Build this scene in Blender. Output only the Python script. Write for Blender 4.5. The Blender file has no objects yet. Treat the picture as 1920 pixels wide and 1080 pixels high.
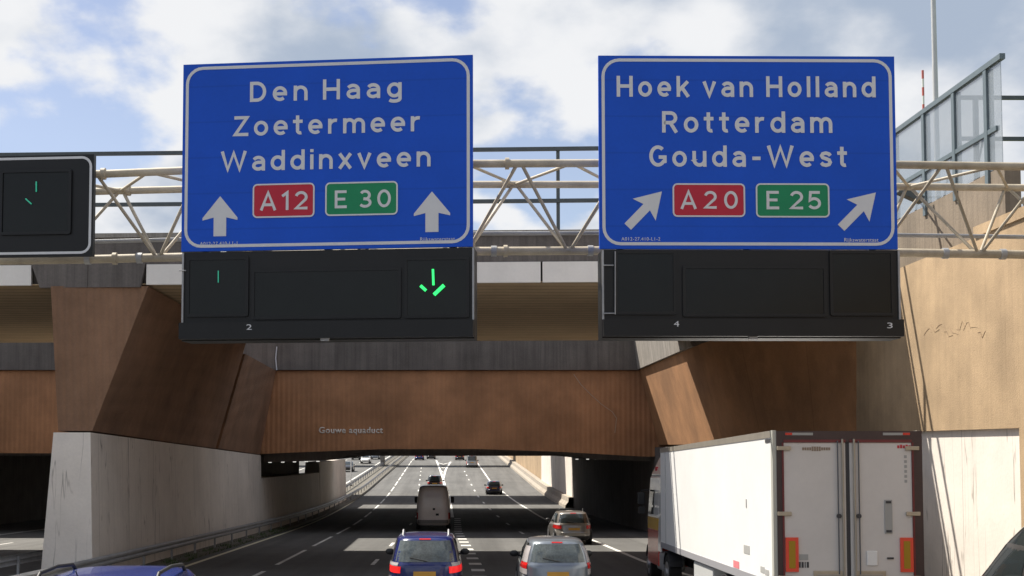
import bpy, bmesh, math, random
from mathutils import Vector, Matrix
R = math.radians
random.seed(7)
S = bpy.context.scene
COL = S.collection

# ------------------------------------------------------------------ camera
F, PX, HOR, PITCH = 2300.0, 855.0, 838.0, R(3.0)
CY = HOR - F * math.tan(PITCH)
CAMZ = 3.1
cam = bpy.data.cameras.new('camera')
cam.lens = F / 1920 * 36.0
cam.sensor_width = 36.0
cam.shift_x = (960 - PX) / 1920
cam.shift_y = (CY - 540) / 1920
cam.clip_start, cam.clip_end = 0.1, 6000
cam_o = bpy.data.objects.new('camera', cam)
COL.objects.link(cam_o)
cam_o.location = (0, 0, CAMZ)
cam_o.rotation_euler = (R(90) + PITCH, 0, 0)
S.camera = cam_o

# ------------------------------------------------------------------ light and sky
SUN = Vector((0.56, -0.41, -1.0)).normalized()          # travel direction of the light
SUN_EL = math.asin(-SUN.z)
SUN_AZ = math.atan2(-SUN.x, -SUN.y)                      # clockwise from +Y
sun = bpy.data.lights.new('sun', 'SUN')
sun.energy, sun.angle, sun.color = 4.4, R(0.5), (1.0, 0.93, 0.82)
sun_o = bpy.data.objects.new('sun', sun)
COL.objects.link(sun_o)
sun_o.location = (-60, 40, 80)
sun_o.rotation_euler = SUN.to_track_quat('-Z', 'Y').to_euler()

w = bpy.data.worlds.new('World'); S.world = w; w.use_nodes = True
nt = w.node_tree; N = nt.nodes; L = nt.links; N.clear()
def nd(t, **k):
    n = N.new(t)
    for a, b in k.items(): setattr(n, a, b)
    return n
sky = nd('ShaderNodeTexSky', sky_type='NISHITA', sun_disc=False, sun_elevation=SUN_EL,
         sun_rotation=SUN_AZ % (2 * math.pi), air_density=1.0, dust_density=0.6, ozone_density=1.4)
tc = nd('ShaderNodeTexCoord')
sep = nd('ShaderNodeSeparateXYZ'); L.new(tc.outputs['Generated'], sep.inputs[0])
zz = nd('ShaderNodeMath', operation='ADD'); L.new(sep.outputs['Z'], zz.inputs[0]); zz.inputs[1].default_value = 0.42
zm = nd('ShaderNodeMath', operation='MAXIMUM'); L.new(zz.outputs[0], zm.inputs[0]); zm.inputs[1].default_value = 0.05
dv = nd('ShaderNodeVectorMath', operation='DIVIDE'); L.new(tc.outputs['Generated'], dv.inputs[0])
cb = nd('ShaderNodeCombineXYZ')
for i in range(3): L.new(zm.outputs[0], cb.inputs[i])
L.new(cb.outputs[0], dv.inputs[1])
mp = nd('ShaderNodeMapping'); L.new(dv.outputs[0], mp.inputs[0]); mp.inputs['Location'].default_value = (3.35, 1.7, 0.0); mp.inputs['Scale'].default_value = (1.0, 0.9, 1.0)
def cloud_noise(vec, scale=3.4, det=11, ro=0.50):
    n = nd('ShaderNodeTexNoise'); L.new(vec, n.inputs['Vector'])
    n.inputs['Scale'].default_value = scale; n.inputs['Detail'].default_value = det; n.inputs['Roughness'].default_value = ro
    n.inputs['Distortion'].default_value = 0.0
    return n.outputs['Fac']
def math_(op, a, b):
    m = nd('ShaderNodeMath', operation=op)
    for i, v in enumerate((a, b)):
        if isinstance(v, (int, float)): m.inputs[i].default_value = v
        else: L.new(v, m.inputs[i])
    return m.outputs[0]
def remap(v, a, b, c, d, smooth=True):
    m = nd('ShaderNodeMapRange'); m.interpolation_type = 'SMOOTHSTEP' if smooth else 'LINEAR'; L.new(v, m.inputs[0])
    for i, q in enumerate((a, b, c, d)): m.inputs[i + 1].default_value = q
    return m.outputs[0]
dens = cloud_noise(mp.outputs[0])
off = nd('ShaderNodeVectorMath', operation='ADD'); L.new(mp.outputs[0], off.inputs[0]); off.inputs[1].default_value = (-0.05, 0.05, 0)   # towards the sun
dens2 = cloud_noise(off.outputs[0])
big = cloud_noise(mp.outputs[0], 1.5, 2, 0.5)
cover = math_('ADD', math_('ADD', dens, math_('MULTIPLY', math_('SUBTRACT', big, 0.5), 0.35)), math_('MULTIPLY', sep.outputs['X'], 0.10))
cfac = remap(cover, 0.39, 0.465, 0.12, 1.0)
lit = math_('ADD', math_('MULTIPLY', math_('SUBTRACT', dens, dens2), 2.6), math_('MULTIPLY', math_('SUBTRACT', 0.60, cover), 2.2))
lfac = remap(lit, -0.10, 0.40, 0.0, 1.0)
cc = nd('ShaderNodeMix', data_type='RGBA'); L.new(lfac, cc.inputs[0]); cc.inputs[6].default_value = (2.15, 2.55, 3.2, 1); cc.inputs[7].default_value = (4.6, 4.65, 4.75, 1)
hs = nd('ShaderNodeVectorMath', operation='MULTIPLY'); L.new(sky.outputs[0], hs.inputs[0]); hs.inputs[1].default_value = (0.74, 0.66, 0.66)
mx = nd('ShaderNodeMix', data_type='RGBA')
L.new(cfac, mx.inputs[0]); L.new(hs.outputs[0], mx.inputs[6]); L.new(cc.outputs[2], mx.inputs[7])
bg = nd('ShaderNodeBackground'); L.new(mx.outputs[2], bg.inputs[0]); bg.inputs[1].default_value = 0.1
wo = nd('ShaderNodeOutputWorld'); L.new(bg.outputs[0], wo.inputs[0])

S.view_settings.view_transform = 'Standard'
S.view_settings.look = 'None'
S.view_settings.gamma = 1.0
S.view_settings.exposure = 0.95
S.view_settings.use_curve_mapping = False
S.render.engine = 'CYCLES'
S.cycles.max_bounces = 10
S.cycles.diffuse_bounces = 5
S.cycles.use_denoising = True

# ------------------------------------------------------------------ picture measurements -> world
def ray(px, py):
    d = Vector(((px - PX) / F, 1.0, -(py - CY) / F))
    c, s = math.cos(PITCH), math.sin(PITCH)
    return Vector((d.x, d.y * c - d.z * s, d.y * s + d.z * c))
def P(px, py, Y):
    r = ray(px, py); t = Y / r.y
    return Vector((r.x * t, Y, CAMZ + r.z * t))
def ZR_raw(y):
    if y < 70: return -0.025 * y
    if y < 150:
        d = y - 70
        return -1.75 - 0.025 * d + 0.5 * (0.051 / 80) * d * d
    return -1.71 + 0.026 * (y - 150)
def zr(y):
    a = math.floor(y / 2.0) * 2.0; t = (y - a) / 2.0
    return ZR_raw(a) * (1 - t) + ZR_raw(a + 2) * t
def on_road(px, py):
    r = ray(px, py)
    y = 10.0; prev = None
    while y < 520:
        d = CAMZ + r.z * y / r.y - zr(y)
        if d < 0: break
        y += 0.25
    return Vector((r.x * y / r.y, y, zr(y)))

# ------------------------------------------------------------------ materials
MAT = {}
def mat(name, col, rough=0.7, metal=0.0, var=0.0, scale=3.0, bump=0.0, bscale=40.0, streak=0.0, ribs=None, spec=None,
        emit=None, alpha=None, coat=0.0, world=True, stain=None, panel=None, grime=0.0, jd=0.5, wear=0.0):
    """one Principled material with noise mottling, vertical rain streaks, ribs and bump"""
    if name in MAT: return MAT[name]
    m = bpy.data.materials.new(name); m.use_nodes = True
    t = m.node_tree; b = t.nodes['Principled BSDF']; nn, ll = t.nodes, t.links
    b.inputs['Roughness'].default_value = rough; b.inputs['Metallic'].default_value = metal
    if spec is not None: b.inputs['Specular IOR Level'].default_value = spec
    if coat: b.inputs['Coat Weight'].default_value = coat; b.inputs['Coat Roughness'].default_value = 0.06
    if alpha is not None: b.inputs['Alpha'].default_value = alpha
    if emit: b.inputs['Emission Color'].default_value = (*col, 1); b.inputs['Emission Strength'].default_value = emit
    if world:
        g = nn.new('ShaderNodeNewGeometry'); vec = g.outputs['Position']
    else:
        g = nn.new('ShaderNodeTexCoord'); vec = g.outputs['Object']
    cur = None
    def noise(sc, det=5, mapping=None, rough_=0.6):
        v = vec
        if mapping:
            mpn = nn.new('ShaderNodeMapping'); ll.new(vec, mpn.inputs[0]); mpn.inputs['Scale'].default_value = mapping; v = mpn.outputs[0]
        n = nn.new('ShaderNodeTexNoise'); ll.new(v, n.inputs['Vector']); n.inputs['Scale'].default_value = sc
        n.inputs['Detail'].default_value = det; n.inputs['Roughness'].default_value = rough_
        return n.outputs['Fac']
    def mul(colsock, fac, lo, hi, p0=0.3, p1=0.7):
        mr = nn.new('ShaderNodeMapRange'); ll.new(fac, mr.inputs[0])
        mr.inputs[1].default_value = p0; mr.inputs[2].default_value = p1; mr.inputs[3].default_value = lo; mr.inputs[4].default_value = hi
        vm = nn.new('ShaderNodeVectorMath'); vm.operation = 'SCALE'
        ll.new(colsock, vm.inputs[0]); ll.new(mr.outputs[0], vm.inputs['Scale'])
        return vm.outputs[0]
    rgb = nn.new('ShaderNodeRGB'); rgb.outputs[0].default_value = (*col, 1); cur = rgb.outputs[0]
    if var:
        cur = mul(cur, noise(scale), 1 - var, 1 + var)
        cur = mul(cur, noise(scale * 14, 3), 1 - var * 0.5, 1 + var * 0.5)
    if streak:
        cur = mul(cur, noise(1.0, 5, (2.6, 2.6, 0.10)), 1 - streak, 1 + streak * 0.35, 0.32, 0.6)
        cur = mul(cur, noise(1.0, 4, (9.0, 9.0, 0.22)), 1 - streak * 0.8, 1.03, 0.34, 0.52)
    if stain:                                              # thin wandering cracks and runs of dirt
        f = noise(1.0, 3, (1.5, 1.5, 0.10), 0.55)
        sb = nn.new('ShaderNodeMath'); sb.operation = 'SUBTRACT'; ll.new(f, sb.inputs[0]); sb.inputs[1].default_value = 0.5
        ab = nn.new('ShaderNodeMath'); ab.operation = 'ABSOLUTE'; ll.new(sb.outputs[0], ab.inputs[0])
        mr = nn.new('ShaderNodeMapRange'); ll.new(ab.outputs[0], mr.inputs[0]); mr.inputs[1].default_value = 0.002; mr.inputs[2].default_value = 0.007
        mr.inputs[3].default_value = 0.85; mr.inputs[4].default_value = 0
        f2 = noise(1.0, 4, (0.5, 0.5, 0.35), 0.6)
        m2 = nn.new('ShaderNodeMapRange'); ll.new(f2, m2.inputs[0]); m2.inputs[1].default_value = 0.42; m2.inputs[2].default_value = 0.55
        pm = nn.new('ShaderNodeMath'); pm.operation = 'MULTIPLY'; ll.new(mr.outputs[0], pm.inputs[0]); ll.new(m2.outputs[0], pm.inputs[1])
        f3 = noise(1.0, 6, (5.0, 5.0, 0.5), 0.75)
        m3 = nn.new('ShaderNodeMapRange'); ll.new(f3, m3.inputs[0]); m3.inputs[1].default_value = 0.25; m3.inputs[2].default_value = 0.31
        m3.inputs[3].default_value = 0.8; m3.inputs[4].default_value = 0.0
        mxm = nn.new('ShaderNodeMath'); mxm.operation = 'MAXIMUM'; ll.new(pm.outputs[0], mxm.inputs[0]); ll.new(m3.outputs[0], mxm.inputs[1])
        mixn = nn.new('ShaderNodeMix'); mixn.data_type = 'RGBA'
        ll.new(mxm.outputs[0], mixn.inputs[0]); ll.new(cur, mixn.inputs[6]); mixn.inputs[7].default_value = (*stain, 1); cur = mixn.outputs[2]
    if wear:                                               # wheel tracks along the road and worn patches
        cur = mul(cur, noise(1.0, 4, (1.1, 0.012, 1.0)), 1 - wear, 1 + wear, 0.35, 0.65)
        cur = mul(cur, noise(1.0, 5, (0.25, 0.09, 1.0)), 1 - wear * 0.7, 1 + wear * 0.7, 0.35, 0.65)
    if grime:
        cur = mul(cur, noise(0.35, 6), 1 - grime, 1 + grime * 0.4, 0.35, 0.65)
    height = None
    if ribs:                                               # (axis, spacing in m, depth)
        ax, spc, amt = ribs
        wv = nn.new('ShaderNodeTexWave'); wv.wave_type = 'BANDS'; wv.bands_direction = ax
        ll.new(vec, wv.inputs['Vector']); wv.inputs['Scale'].default_value = 0.31416 / spc; wv.inputs['Distortion'].default_value = 0.0
        cur = mul(cur, wv.outputs['Fac'], 1 - amt, 1 + amt * 0.3, 0.0, 0.45)
        height = wv.outputs['Fac']
    if panel:                                              # joint lines every n metres along an axis
        ax, spc = panel
        sx = nn.new('ShaderNodeSeparateXYZ'); ll.new(vec, sx.inputs[0])
        md = nn.new('ShaderNodeMath'); md.operation = 'PINGPONG'; ll.new(sx.outputs[ax], md.inputs[0]); md.inputs[1].default_value = spc / 2
        cur = mul(cur, md.outputs[0], jd, 1.0, 0.0, 0.022)
    ll.new(cur, b.inputs['Base Color'])
    if bump:
        bn = nn.new('ShaderNodeBump'); bn.inputs['Strength'].default_value = bump; bn.inputs['Distance'].default_value = 0.03
        ll.new(noise(bscale, 4), bn.inputs['Height']); last = bn.outputs[0]
        if height is not None:
            b2 = nn.new('ShaderNodeBump'); b2.inputs['Strength'].default_value = 0.5; b2.inputs['Distance'].default_value = 0.04
            ll.new(height, b2.inputs['Height']); ll.new(last, b2.inputs['Normal']); last = b2.outputs[0]
        ll.new(last, b.inputs['Normal'])
    MAT[name] = m
    return m

asphalt = mat('asphalt', (0.098, 0.097, 0.094), 0.88, var=0.12, scale=0.5, bump=0.5, bscale=60, wear=0.20)
roadpaint = mat('road_paint', (0.74, 0.73, 0.69), 0.6, var=0.22, scale=2.5, grime=0.3)
yellowpaint = mat('yellowed_road_paint', (0.72, 0.66, 0.48), 0.6, var=0.10, scale=2.0)
conc_dark = mat('dark_concrete', (0.135, 0.118, 0.108), 0.9, var=0.16, scale=0.9, bump=0.4, bscale=18, streak=0.2)
conc_grey = mat('grey_concrete', (0.27, 0.245, 0.215), 0.9, var=0.14, scale=0.8, bump=0.4, bscale=15, streak=0.3)
conc_sand = mat('sand_concrete', (0.385, 0.275, 0.165), 0.92, var=0.10, scale=1.3, bump=0.35, bscale=26, streak=0.07, grime=0.22)
conc_white = mat('white_concrete', (0.76, 0.70, 0.635), 0.7, var=0.05, scale=0.8, bump=0.15, bscale=10, streak=0.0, grime=0.10, stain=(0.30, 0.265, 0.235), panel=(1, 3.4))
conc_plinth = mat('plinth_concrete', (0.33, 0.29, 0.24), 0.9, var=0.16, scale=1.1, bump=0.4, bscale=20)
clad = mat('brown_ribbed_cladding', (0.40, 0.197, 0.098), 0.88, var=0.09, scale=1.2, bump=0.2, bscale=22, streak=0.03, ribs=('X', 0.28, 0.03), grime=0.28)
clad_y = mat('brown_side_cladding', (0.41, 0.205, 0.09), 0.9, var=0.10, scale=1.1, bump=0.5, bscale=16, grime=0.3, panel=(1, 5.2))
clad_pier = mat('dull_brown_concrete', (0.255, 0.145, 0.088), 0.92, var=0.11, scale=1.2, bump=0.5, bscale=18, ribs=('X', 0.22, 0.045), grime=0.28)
soffit_m = mat('slatted_soffit', (0.52, 0.385, 0.235), 0.85, var=0.10, scale=0.7, ribs=('Y', 0.75, 0.22), bump=0.3, bscale=15)
fascia_m = mat('white_fascia', (0.78, 0.74, 0.69), 0.6, var=0.04, scale=1.0, bump=0.1, bscale=8, grime=0.06)
cream = mat('cream_truss_paint', (0.49, 0.425, 0.32), 0.6, var=0.16, scale=3.5, bump=0.1, bscale=40, grime=0.35)
steel_dark = mat('dark_steel', (0.075, 0.088, 0.092), 0.5, metal=0.2, var=0.12, scale=3)
steel_blue = mat('blue_grey_steel', (0.12, 0.155, 0.175), 0.5, metal=0.2, var=0.1, scale=2)
galv = mat('galvanised_steel', (0.33, 0.335, 0.345), 0.5, metal=0.35, var=0.15, scale=2)
glassp = mat('screen_glass', (0.27, 0.31, 0.35), 0.12, alpha=0.52, var=0.06, scale=1.0)
sign_blue = mat('sign_blue', (0.005, 0.078, 0.53), 0.5, var=0.05, scale=1.2, world=False, spec=0.25, panel=(2, 0.62), grime=0.06, jd=0.86)
sign_white = mat('sign_white', (0.60, 0.61, 0.63), 0.55, world=False, spec=0.3, var=0.03)
sign_red = mat('sign_red', (0.45, 0.022, 0.045), 0.55, world=False, spec=0.3, var=0.04)
sign_green = mat('sign_green', (0.010, 0.22, 0.095), 0.55, world=False, spec=0.3, var=0.04)
board_blk = mat('matrix_black', (0.0065, 0.007, 0.0078), 0.42, world=False, var=0.2, scale=1.5, spec=0.35)
board_blk2 = mat('matrix_lens_black', (0.005, 0.0068, 0.0066), 0.25, world=False, var=0.2, scale=2, spec=0.3)
led_on = mat('green_led', (0.03, 0.80, 0.16), 0.4, emit=0.75)
led_dim = mat('dim_green_led', (0.03, 0.35, 0.22), 0.4, emit=0.22)
lettering_m = mat('pale_lettering', (0.72, 0.66, 0.60), 0.7)
grass = mat('grass', (0.075, 0.10, 0.032), 0.9, var=0.3, scale=0.6, bump=0.7, bscale=12)
leaf_m = mat('leaf', (0.055, 0.095, 0.028), 0.7, var=0.4, scale=2.0)
bark_m = mat('bark', (0.09, 0.07, 0.05), 0.9, var=0.3, scale=6)
water_m = mat('canal_water', (0.03, 0.045, 0.045), 0.08, bump=0.15, bscale=2)
lamp_on = mat('tunnel_lamp_glow', (1.0, 0.97, 0.9), 0.4, emit=0.4)
mast_red_hazed = mat('mast_red_hazed', (0.55, 0.13, 0.11), 0.6)  # red made paler, distance haze mixed into the colour
mast_white = mat('mast_white', (0.75, 0.75, 0.74), 0.6)
# vehicles
def paint(name, c, rough=0.25, metal=0.0): return mat(name, c, rough, metal, var=0.05, scale=1.5, coat=0.7, world=False)
p_blue = paint('blue_paint', (0.010, 0.018, 0.115)); p_blue2 = paint('bright_blue_paint', (0.022, 0.045, 0.22))
p_silver = paint('silver_paint', (0.22, 0.25, 0.29), 0.3, 0.55); p_champ = paint('warm_silver_paint', (0.28, 0.26, 0.235), 0.3, 0.5)
p_van = paint('beige_paint', (0.80, 0.73, 0.70), 0.4); p_black = paint('black_paint', (0.010, 0.010, 0.012), 0.22)
p_grey = paint('dark_grey_paint', (0.045, 0.043, 0.042), 0.32)
p_white = paint('white_paint', (0.75, 0.75, 0.74)); p_navy = paint('navy_paint', (0.010, 0.014, 0.05)); p_lgrey = paint('light_grey_paint', (0.33, 0.34, 0.35))
car_glass2 = mat('car_glass_painted_glare', (0.085, 0.10, 0.10), 0.08, spec=0.8, world=False, var=0.55, scale=1.6)  # pale mottling paints in reflections and the bright view through the rear window
car_glass = mat('car_glass', (0.020, 0.026, 0.028), 0.06, spec=0.8, world=False)
tyre_m = mat('tyre_rubber', (0.014, 0.014, 0.014), 0.9, world=False, var=0.1)
rim_m = mat('wheel_rim', (0.40, 0.40, 0.41), 0.35, metal=0.7, world=False)
trim_m = mat('black_trim', (0.014, 0.014, 0.015), 0.55, world=False)
tail_red = mat('tail_light_red', (0.62, 0.018, 0.016), 0.2, world=False, coat=0.5)
brake_on = mat('brake_light_lit', (0.85, 0.02, 0.02), 0.2, world=False, emit=0.32)
tail_clear = mat('tail_light_clear', (0.45, 0.42, 0.42), 0.2, world=False, coat=0.5)
plate_y = mat('yellow_plate', (0.52, 0.27, 0.035), 0.5, world=False, var=0.05)
seat_m = mat('seat_fabric', (0.2, 0.2, 0.2), 0.9, world=False)
truck_white = mat('trailer_white', (0.80, 0.80, 0.79), 0.45, world=False, var=0.03, scale=0.8, grime=0.04)
door_white = mat('trailer_door_white', (0.65, 0.62, 0.595), 0.5, world=False, var=0.03, scale=0.7, grime=0.05)
crimson_b = mat('crimson_seal', (0.16, 0.028, 0.030), 0.5, world=False, var=0.15)
crimson = mat('crimson_frame', (0.060, 0.036, 0.035), 0.5, world=False, var=0.15)
bar_m = mat('lock_bar_steel', (0.40, 0.37, 0.32), 0.4, metal=0.5, world=False, var=0.1)
hinge_m = mat('hinge_metal', (0.48, 0.41, 0.31), 0.5, metal=0.3, world=False, var=0.1)
refl_red = mat('reflector_red', (0.80, 0.085, 0.045), 0.4, world=False)
refl_yel = mat('reflector_yellow', (0.40, 0.235, 0.012), 0.4, world=False)
mark_dark = mat('dark_print', (0.05, 0.05, 0.055), 0.6, world=False)
mark_brown = mat('brown_print', (0.28, 0.21, 0.15), 0.6, world=False)
mark_red = mat('red_print', (0.55, 0.04, 0.05), 0.6, world=False)
mark_grey = mat('grey_print', (0.36, 0.36, 0.35), 0.6, world=False)
cab_red = paint('cab_red', (0.62, 0.055, 0.035)); cab_yel = paint('cab_yellow', (0.88, 0.50, 0.05))
chassis_m = mat('chassis_black', (0.018, 0.018, 0.02), 0.7, world=False, var=0.2)

# ------------------------------------------------------------------ mesh helpers
class MB:
    def __init__(s): s.bm = bmesh.new()
    def face(s, pts):
        vs = [s.bm.verts.new(p) for p in pts]
        try: return s.bm.faces.new(vs)
        except ValueError: return None
    def hexa(s, p):                                     # 4 lower points in a ring, then the 4 above them
        v = [s.bm.verts.new(q) for q in p]
        for f in ((3, 2, 1, 0), (4, 5, 6, 7), (0, 1, 5, 4), (1, 2, 6, 5), (2, 3, 7, 6), (3, 0, 4, 7)):
            s.bm.faces.new([v[i] for i in f])
        return s
    def box(s, x0, x1, y0, y1, z0, z1):
        return s.hexa([(x0, y0, z0), (x1, y0, z0), (x1, y1, z0), (x0, y1, z0), (x0, y0, z1), (x1, y0, z1), (x1, y1, z1), (x0, y1, z1)])
    def prism(s, pts, off):
        a = [Vector(p) for p in pts]; off = Vector(off); n = len(a)
        v = [s.bm.verts.new(p) for p in a]; u = [s.bm.verts.new(p + off) for p in a]
        s.bm.faces.new(v); s.bm.faces.new(u[::-1])
        for i in range(n): s.bm.faces.new([v[i], u[i], u[(i + 1) % n], v[(i + 1) % n]])
        return s
    def tube(s, p, q, r, n=10, r2=None):
        p, q = Vector(p), Vector(q); d = (q - p).normalized(); r2 = r if r2 is None else r2
        a = d.orthogonal().normalized(); b = d.cross(a)
        A = [s.bm.verts.new(p + r * (a * math.cos(2 * math.pi * i / n) + b * math.sin(2 * math.pi * i / n))) for i in range(n)]
        B = [s.bm.verts.new(q + r2 * (a * math.cos(2 * math.pi * i / n) + b * math.sin(2 * math.pi * i / n))) for i in range(n)]
        s.bm.faces.new(A[::-1]); s.bm.faces.new(B)
        for i in range(n): s.bm.faces.new([A[i], A[(i + 1) % n], B[(i + 1) % n], B[i]])
        return s
    def path(s, pts, r, n=8):
        for a, b in zip(pts[:-1], pts[1:]): s.tube(a, b, r, n)
        return s
    def bar(s, p, q, wx, wz):                           # rectangular bar
        p, q = Vector(p), Vector(q); d = (q - p).normalized()
        up = Vector((0, 0, 1)) if abs(d.z) < 0.95 else Vector((0, 1, 0))
        a = d.cross(up).normalized() * wx / 2; b = a.cross(d).normalized() * wz / 2
        return s.hexa([p - a - b, p + a - b, q + a - b, q - a - b, p - a + b, p + a + b, q + a + b, q - a + b])
    def grid(s, rows, closed=False):
        V = [[s.bm.verts.new(p) for p in r] for r in rows]
        m = len(rows[0])
        for i in range(len(V) - 1):
            for j in range(m if closed else m - 1):
                s.bm.faces.new([V[i][j], V[i][(j + 1) % m], V[i + 1][(j + 1) % m], V[i + 1][j]])
        return V
    def ball(s, c, rx, ry, rz, nu=12, nv=8):
        c = Vector(c); rows = []
        for i in range(1, nv):
            t = math.pi * i / nv
            rows.append([c + Vector((rx * math.sin(t) * math.cos(2 * math.pi * j / nu), ry * math.sin(t) * math.sin(2 * math.pi * j / nu), rz * math.cos(t))) for j in range(nu)])
        V = s.grid(rows, True)
        s.bm.faces.new(V[0]); s.bm.faces.new(V[-1])
        return s
    def bevel(s, wd, seg=2):
        bmesh.ops.bevel(s.bm, geom=list(s.bm.edges), offset=wd, segments=seg, affect='EDGES', profile=0.5)
        return s

def wloc(o):
    v = Vector((0, 0, 0))
    while o is not None: v += Vector(o.location); o = o.parent
    return v
def obj(name, mb, m, parent=None, world=True, smooth=None, label=None):
    """one mesh object; world=True: the points are world coordinates"""
    bm = mb.bm
    bmesh.ops.recalc_face_normals(bm, faces=list(bm.faces))
    if parent is not None and world: bmesh.ops.translate(bm, verts=list(bm.verts), vec=-wloc(parent))
    me = bpy.data.meshes.new(name); bm.to_mesh(me); bm.free()
    me.materials.append(m)
    if smooth is not None:
        for p in me.polygons: p.use_smooth = True
        me.set_sharp_from_angle(angle=R(smooth))
    o = bpy.data.objects.new(name, me); COL.objects.link(o)
    if parent is not None: o.parent = parent
    if label: o['label'] = label
    return o
def tag(o, label, cat, group=None):
    o['label'] = label; o['category'] = cat
    if group: o['group'] = group
    return o
def thing(name, label, cat, loc=(0, 0, 0), rz=0.0, group=None):
    o = bpy.data.objects.new(name, None); COL.objects.link(o)
    o.location = loc; o.rotation_euler = (0, 0, rz); o.empty_display_size = 0.3
    return tag(o, label, cat, group)
def struct(name, mb, m, smooth=None, kind='structure'):
    o = obj(name, mb, m, smooth=smooth); o['kind'] = kind; return o
def dup(root, loc, rz, label, group=None):
    r = root.copy(); COL.objects.link(r); r.location = loc; r.rotation_euler = (0, 0, rz); r['label'] = label
    if group: r['group'] = group
    for ch in list(root.children):
        c = ch.copy(); COL.objects.link(c); c.parent = r
        for g in list(ch.children):
            d = g.copy(); COL.objects.link(d); d.parent = c
    return r

def text_mesh(txt, size=1.0, spacing=1.0, bold=0.0):
    cu = bpy.data.curves.new('t', 'FONT'); cu.body = txt; cu.size = size; cu.space_character = spacing; cu.offset = bold; cu.resolution_u = 5
    cu.extrude = 0.0
    o = bpy.data.objects.new('t', cu); COL.objects.link(o)
    dg = bpy.context.evaluated_depsgraph_get(); dg.update()
    me = bpy.data.meshes.new_from_object(o.evaluated_get(dg))
    bpy.data.objects.remove(o); bpy.data.curves.remove(cu)
    xs = [v.co.x for v in me.vertices]; ys = [v.co.y for v in me.vertices]
    return me, min(xs), max(xs), min(ys), max(ys)
_caps = {}
def lettering(name, txt, m, parent, u0, u1, v0, cap, depth, bold=0.028, thick=0.004, label=None, shear=0.0):
    """flat raised letters facing -y in the parent's frame; from u0 to u1, baseline v0, capital height cap"""
    if 'H' not in _caps:
        me, a, b, c, d = text_mesh('H', 1.0); _caps['H'] = d - c; bpy.data.meshes.remove(me)
    size = cap / (_caps['H'] + 2 * bold * 0.6)
    sp = 1.0
    for k in range(3):
        me, a, b, c, d = text_mesh(txt, 1.0, sp, bold)
        if len(txt) < 3: break
        want = (u1 - u0) / size
        if k < 2:
            bpy.data.meshes.remove(me)
            me2, a2, b2, _, _ = text_mesh(txt, 1.0, sp + 0.2, bold); bpy.data.meshes.remove(me2)
            sl = ((b2 - a2) - (b - a)) / 0.2
            sp = min(1.9, max(0.85, sp + (want - (b - a)) / sl))
    bm = bmesh.new(); bm.from_mesh(me); bpy.data.meshes.remove(me)
    kx = (u1 - u0) / (b - a)
    for v in bm.verts:
        u = u0 + (v.co.x - a) * kx; z = v0 + v.co.y * size
        v.co = Vector((u, depth, z + shear * (u - u0)))
    ret = bmesh.ops.extrude_face_region(bm, geom=list(bm.faces))
    bmesh.ops.translate(bm, verts=[g for g in ret['geom'] if isinstance(g, bmesh.types.BMVert)], vec=(0, -thick, 0))
    mb = MB(); mb.bm.free(); mb.bm = bm
    return obj(name, mb, m, parent, world=False, label=label)

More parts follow.
